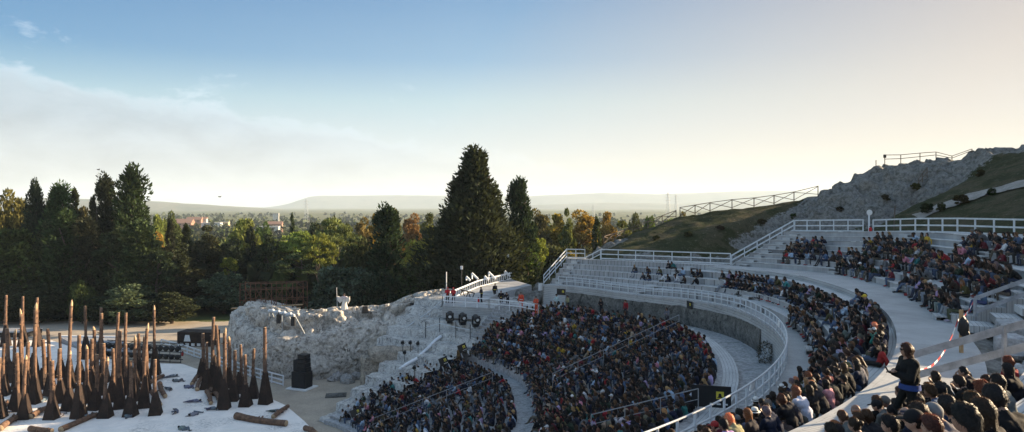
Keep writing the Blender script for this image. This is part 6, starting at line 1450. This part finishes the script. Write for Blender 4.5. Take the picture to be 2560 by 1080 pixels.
for u, v, hs, hcn, tn, hat in NEARL:
    bestd = None
    for rw in N1[:6]:                                   # the row whose seated head meets this line of sight
        z = rw.z1(-60) + .74; y = -z * F / (v - HV); x = (u - 1280) / F * y; r = math.hypot(x - CX, y - CY); rr = (rw.r0(0) + .40)
        if y < 6.9 - (u > 2400) * .9: continue
        if bestd is None or abs(r - rr) < bestd[0]: bestd = (abs(r - rr), rw, x, y, z)
    _, rw, x, y, z = bestd
    s = Seat(); th = math.degrees(math.atan2(y - CY, x - CX)); r = min(max(math.hypot(x - CX, y - CY), rw.r0(0) + .25), rw.r0(0) + .55); s.p = pol(th, r, rw.z1(th)); s.p = Vector((x, y, rw.z1(th))) if bestd[0] < .45 else s.p
    s.th = th; s.u, s.v, s.y, s.k, s.row = u, v, y, 'near', rw; s.top = tp_(tn); s.hc = hc_(hcn); s.hs = hs; s.hat = hat; s.skin = SKINS[RNG.integers(3)]; s.bot = BOTS[RNG.integers(7)]; s.shoe = SHOES[RNG.integers(5)]; s.glasses = u in (2290, 2306, 2382, 2556); s.pose = [0, 1, 3, 4, 5, 2][RNG.integers(6)] if u not in (2343, 2449, 2378) else 3; s.garm = GARM[RNG.integers(5)]
    q = Vector((-30, 72, 0)) - s.p; q.z = 0; q.normalize(); s.rz = math.atan2(-q.x, q.y) + RNG.normal(0, .2) + .15; s.sc = 1.0; SEATS.append(s)
# ---- the nearest ones are built one by one, the rest is the crowd
def person(B, s, lod, label, group=None, loc=None):
    o = link('person', B.hi if lod == 'hi' else B.mid, None, label, 'person', group); o.location = s.p if loc is None else loc; o.rotation_euler = (0, 0, s.rz); o.scale = (s.sc,) * 3
    j = lambda c2: [x * random.uniform(.85, 1.15) for x in c2]
    o['skin'] = list(s.skin); o['top'] = j(s.top[1]); o['bottom'] = j(s.bot); o['shoe'] = j(s.shoe)
    MX = Matrix.Translation(B.hc) @ B.R.to_4x4()
    def ch(nm, me, par=o, **kw):
        c2 = link(nm, me, par); 
        if par is o: c2.matrix_local = MX
        for a_, b_ in kw.items(): c2[a_] = b_
        return c2
    if not (s.hat and s.hat[1] == 'hood'): ch('hair', random.choice(HS[s.hs]), hair=[x * (1.9 if s.k == 'near' else 1.3) for x in j(s.hc[1])])
    if s.hat:
        h = ch(dict(cap='cap', beanie='beanie', hood='hood', fedora='hat')[s.hat[1]], CAPM[s.hat[1]], hat=list(s.hat[2]))
        if s.hat[1] == 'fedora': ch('hat_band', BAND, h)
    if s.glasses: ch('glasses', GLASS)
    return o
NIND = 262
pri = {'near': 0, 'm1': 1, 'u1': 2, 'u2': 2, 'u3': 2, 'mleft': 3, 'mid': 3, 'lower': 4}
vis = sorted(SEATS, key=lambda s: (s.y if s.v < 1088 else s.y + 60)); IND = vis[:NIND]; ids = set(map(id, IND))
ORD = ['front', 'second', 'third', 'fourth', 'fifth', 'sixth', 'seventh', 'eighth', 'ninth', 'tenth', 'eleventh', 'twelfth', 'thirteenth', 'fourteenth']
SNAME = dict(near='near block', m1='lower bleacher', mleft='left bleacher end', u1='upper bleacher', u2='upper left group', u3='upper bleacher edge', mid='big crowd', lower='lowest crowd')
NTH = ['leftmost', 'second', 'third', 'fourth', 'fifth', 'sixth', 'seventh', 'eighth', 'ninth', 'tenth', 'eleventh', 'twelfth']
gr = {}
for s in IND:
    look = (f"{s.hat[0]}" if s.hat else f"{HWORD[s.hs]} {s.hc[0]} hair")
    s.desc = f"person in {s.top[0]} {s.garm}, {look}, {ORD[min(s.row.k, 13)]} row, {SNAME[s.k]}"; gr.setdefault(s.desc, []).append(s)
for d_, l in gr.items():
    l.sort(key=lambda s: s.u)
    for i, s in enumerate(l): s.desc = d_ if len(l) == 1 else f"{d_}, {NTH[min(i, 11)]} of {len(l)}"
for s in IND:
    B = POINT if s.pose == 9 else SIT[s.pose]
    person(B, s, 'hi' if s.k == 'near' or s.y < 22 else 'mid', s.desc, {'near': 'spectators in the near block', 'm1': 'spectators on the lower wooden bleacher', 'mleft': 'spectators on the lower wooden bleacher'}.get(s.k, 'spectators on the upper bleacher' if s.k[0] == 'u' else 'spectators in the lower crowd'))
# crowd mesh
VV = []; FF = []; CC = []; off = 0
for s in SEATS:
    if id(s) in ids: continue
    B = SIT[s.pose % 9]; cz, sz = math.cos(s.rz) * s.sc, math.sin(s.rz) * s.sc; Rz = np.array([[cz, -sz, 0], [sz, cz, 0], [0, 0, s.sc]])
    pal = np.array([s.skin, np.array(s.top[1]) * RNG.uniform(.8, 1.3), s.bot, s.shoe, s.hc[1], (.02, .02, .02)]); v, f, mi = B.low
    VV.append(v @ Rz.T + np.array(s.p)); FF.append(f + off); CC.append(pal[mi]); off += len(v)
    v, f, _ = CAPLOW if s.hat else HLOW[s.hs]; v = v @ np.array(B.R).T + np.array(B.hc); VV.append(v @ Rz.T + np.array(s.p)); FF.append(f + off); CC.append(np.tile(s.hat[2] if s.hat else s.hc[1], (len(f), 1)) * RNG.uniform(.8, 1.2)); off += len(v)
t = NT('crowd_clothing'); a_ = t.attr('col', 'GEOMETRY').outputs['Color']; f_ = t.noise(5, 4, .6, t.pos()); cm = t.done(t.mix(1.0, a_, t.ramp(f_, [(.3, .65), (.7, 1.2)]), 'MULTIPLY'), .8, f_, .02, .5, .2)
CC = np.concatenate(CC); CC = np.concatenate([CC, np.ones((len(CC), 1))], 1)
tag(link('crowd', np_mesh('crowd', np.concatenate(VV), np.concatenate(FF), cm, None, True, {'col': ('FACE', CC)})), kind='stuff')

# ---- people with a part of their own
def special(B, p, rz, label, top, bot, hs='short', hcn='dark brown', hat=None, glasses=False, lod='mid', sc=1.0, group=None, shoe=(.015, .015, .015), skin=SKINS[0]):
    s = Seat(); s.p = Vector(p); s.rz = rz; s.sc = sc; s.skin = skin; s.top = ('', top); s.bot = bot; s.shoe = shoe; s.hs = hs; s.hc = hc_(hcn); s.hat = hat; s.glasses = glasses
    return person(B, s, lod, label, group)
S_DOWN = make_body(pose('stand', arms='down', stride=.06), .2, 0, .02); S_BELT = make_body(pose('stand', arms='belt'), 0, 0, .025); S_FOLD = make_body(pose('stand', arms='folded'), .2, 0, .02); S_LEAN = make_body(pose('stand', arms='lean', lean=.35), 0, -.1, .03)
LIE1 = make_body(pose('lie', curl=.2), .2, 0, .02); LIE2 = make_body(pose('lie', curl=.9), -.4, 0, .02)
WJ = pose('stand', arms='phone', lean=.05, bend=True); WOMAN = make_body(WJ, -.15, .1, .035, .014, (.3, .03), 1.14)
wp = Vector((7.72, 13.2, -4.48)); o = special(WOMAN, wp, R_(84), 'standing woman in black jacket and trousers with sunglasses leaning at the near handrail', (.010, .010, .012), (.009, .009, .010), 'bob', 'brown', None, True, 'hi', 1.04)
mb = MB(); mb.tube([(0, .0, .90), (0, .0, 1.0)], [.215, .20], 18, cap=False); sh_ = mb.build('shirt_hem', M['top'], o, True); sh_['top'] = (.03, .06, .2); sh_.scale = (1, .86, 1)
ph = MB(); ph.box((0, 0, 0), (.075, .012, .15)); po = ph.build('phone', M['dark'], None, label='small dark phone held by the standing woman in black', cat='phone'); q = Matrix.Rotation(R_(84), 3, 'Z') @ Vector((.03, .39, 1.24)); po.location = wp + q * 1.04; po.rotation_euler = (-.5, 0, R_(84))
def stripes(o, ys, r, d=.17):
    mb = MB(); 
    for z, rr in ys: mb.tube([(0, 0, z), (0, 0, z + .055)], [rr, rr], 16, cap=False)
    c2 = mb.build('reflective_stripe', M['yellow'], o, True); c2.scale = (1, .82, 1)
FIRE = (.010, .010, .014); ORNG = (.62, .085, .035)
for (u, v, rz, B, lab) in [(1204, 757, 2.0, S_FOLD, 'firefighter in black uniform with yellow stripes, leftmost on the deck'), (1237, 747, -2.6, S_DOWN, 'firefighter in black uniform standing highest on the footbridge floor'), (1253, 768, 3.0, S_BELT, 'broad firefighter in black behind the deck railing, hands at belt'), (1269, 772, 2.6, S_LEAN, 'firefighter in black bending over the railing, rightmost of the four')]:
    p = at(u, v, ZK if v > 750 else ZK + .0); o = special(B, p, rz, lab, FIRE, (.012, .012, .016), 'crop', 'black', group='firefighters on the deck', sc=1.08)
    if B is not S_LEAN: stripes(o, [(1.02, .178)], 0)
for (u, v, rz, lab) in [(1119, 757, 2.9, 'person in red jacket at the left corner of the deck railing'), (1134, 758, 2.7, 'person in red jacket second from the left corner of the deck')]:
    p = at(u, v, ZK); special(S_FOLD, p, rz, lab, (.45, .02, .03), (.015, .015, .018), 'crop', 'black', ('red hood', 'hood', (.42, .02, .03)), sc=1.05)
for (u, v, z, rz, B, lab) in [(1303, 774, -11.0, 2.6, S_DOWN, 'medic in orange suit standing upright below the end of the bleacher'), (1341, 786, -11.0, 2.4, S_FOLD, 'medic in orange suit half hidden behind the top of the crowd')]:
    o = special(B, at(u, v, z), rz, lab, ORNG, ORNG, 'crop', 'black', sc=1.08); mb = MB(); mb.tube([(0, 0, .98), (0, 0, 1.03)], [.178, .178], 16, cap=False); c2 = mb.build('reflective_stripe', M['offwhite'], o); c2.scale = (1, .82, 1)
for (u, v, z, rz, B, lab, tpn, hs) in [(1503, 778, -10.9, 2.4, S_FOLD, 'visitor in black standing before the stained wall, leftmost', 'black', 'long'), (1565, 782, -10.8, 2.2, S_DOWN, 'visitor in red and black standing before the middle of the stained wall', 'red', 'short'), (1668, 806, -10.6, 2.2, S_FOLD, 'visitor in grey standing under the black sign on the curved wall', 'grey', 'long'), (1395, 764, -11.0, 2.0, S_LEAN, 'visitor in white shirt stepping along the top of the crowd near the end board', 'white', 'short'), (1420, 768, -11.0, 2.0, S_FOLD, 'visitor in beige coat under the black sign on the end board', 'beige', 'short')]:
    special(B, at(u, v + 12, z), rz, lab, tp_(tpn)[1], (.02, .02, .03), hs)
# the performer on the rock
pa = on_rock(861, 776) or atY(861, 773, 79)
ACT = make_body(pose('stand', arms='spread'), -.2, .1, .015)
act = special(ACT, pa, math.pi - .25, 'white robed performer with arms spread standing on top of the big rock', (.62, .60, .56), (.62, .60, .56), 'curly', 'black', sc=1.18)
def robe():
    mb = MB(); n = 26; rings = []
    for z, r in ((1.42, .12), (1.36, .21), (1.2, .19), (1.05, .18), (.8, .23), (.4, .31), (.03, .40)):
        rings.append([(r * (1 + .07 * math.sin(k * 2 * math.pi / n * 7) * (1.4 - z)) * math.cos(2 * math.pi * k / n), r * .78 * (1 + .07 * math.sin(k * 2 * math.pi / n * 7) * (1.4 - z)) * math.sin(2 * math.pi * k / n), z) for k in range(n)])
    vs = [v for r_ in rings for v in r_]; mb.add(vs, [(i * n + k, (i + 1) * n + k, (i + 1) * n + (k + 1) % n, i * n + (k + 1) % n) for i in range(len(rings) - 1) for k in range(n)]); return mb
CL = plain('white_robe_cloth', (.66, .63, .58), .9, .12, 4); robe().build('robe', CL, act, True)
for s_ in (-1, 1):
    mb = MB(); a_, b_, c2 = Vector((s_ * .2, .0, 1.38)), Vector((s_ * .45, .08, 1.3)), Vector((s_ * .66, .15, 1.4)); mb.add([a_ + Vector((0, -.06, .06)), b_ + Vector((0, -.07, .06)), c2 + Vector((0, -.06, .05)), c2 + Vector((s_ * .02, -.05, -.36)), b_ + Vector((0, -.06, -.56)), a_ + Vector((0, -.06, -.40)), a_ + Vector((0, .1, .06)), b_ + Vector((0, .09, .06)), c2 + Vector((0, .08, .05)), c2 + Vector((s_ * .02, .06, -.36)), b_ + Vector((0, .06, -.56)), a_ + Vector((0, .08, -.40))], [(0, 1, 4, 5), (1, 2, 3, 4), (6, 11, 10, 7), (7, 10, 9, 8), (0, 6, 7, 1), (1, 7, 8, 2), (2, 8, 9, 3), (3, 9, 10, 4), (4, 10, 11, 5)]); mb.build('sleeve', CL, act)
mb = MB(); mb.tube([(0, 0, 0), (0, 0, 2.75)], [.03, .022], 8); mb.ball((0, 0, 2.75), .05, 8, 6); o = mb.build('staff', M['offwhite'], None, label='tall pale staff held by the white robed performer', cat='staff'); o.location = act.matrix_world.translation + Vector((-.80, -.25, -.05)); o.rotation_euler = (0, -.03, 0)
o.location = pa + Vector((-.82, -.1, -.05))
# grey bodies lying on the stage
LB = [(*Z2(1207, 692), 'left of the pair beside the left forest'), (*Z2(1272, 724), 'right one of the pair beside the left forest'), (*Z2(1200, 777), 'beside the fallen log near the left forest'), (*Z2(1345, 770), 'left of the short fallen logs'), (*Z2(1370, 868), 'on the thin line in the open stage middle'), (*Z2(1500, 920), 'in front of the right cluster of columns'), (*Z2(1255, 937), 'left one of the front pair'), (*Z2(1400, 957), 'right one of the front pair'), (*Z2(1305, 1068), 'nearest to the bottom edge'), (*Z2(900, 977), 'in front of the fourth front row column'), (*Z2(650, 970), 'on the slanting fallen log of the front row'), (*Z2(440, 965), 'right of the second front row column'), (*Z2(30, 958), 'lowest at the left edge'), (*Z2(40, 872), 'upper at the left edge'), (*Z2(315, 858), 'between the columns of the left forest'), (*Z2(540, 850), 'in the middle of the left forest'), (*Z3(705, 938), 'crouched on the log at the right tip')]
for i, (u, v, lab) in enumerate(LB):
    B = (LIE1, LIE2)[i % 2]; g_ = random.uniform(.8, 1.25); special(B, stage(u, v), random.uniform(0, 6.28), f'grey clad performer lying on the stage, {lab}', (.16 * g_, .18 * g_, .21 * g_), (.10 * g_, .115 * g_, .14 * g_), 'short', 'black', sc=1.1, group='grey clad performers lying on the stage', skin=(.2, .17, .15))
# bags left on the rim
for i, (th, r, z, lab) in enumerate([(-24.5, 38.5, ZC, 'black bag lying on the pale rim above the large banner'), (-26.3, 38.4, ZC, 'large black bag lying on the pale rim, nearest the large banner'), (-22.6, 49.9, DZ, 'black backpack on the walkway at the feet of the upper crowd')]):
    mb = MB(); mb.ball((0, 0, .14), (.36, .22, .18), 14, 8, f=lambda d: 1 + .12 * fbm(d * 2, 2)); mb.tube([(-.2, 0, .28), (-.08, 0, .38), (.1, 0, .38), (.2, 0, .28)], .02, 6); o = mb.build('bag', M['black'], None, True, label=lab, cat='bag'); o.location = pol(th, r, z); o.rotation_euler = (0, 0, R_(th + 60))

for o in bpy.data.objects:
    if o.parent is None and len(str(o.get('label') or '').replace('-', ' ').split()) > 16: print('LONG', o.name, o['label'])
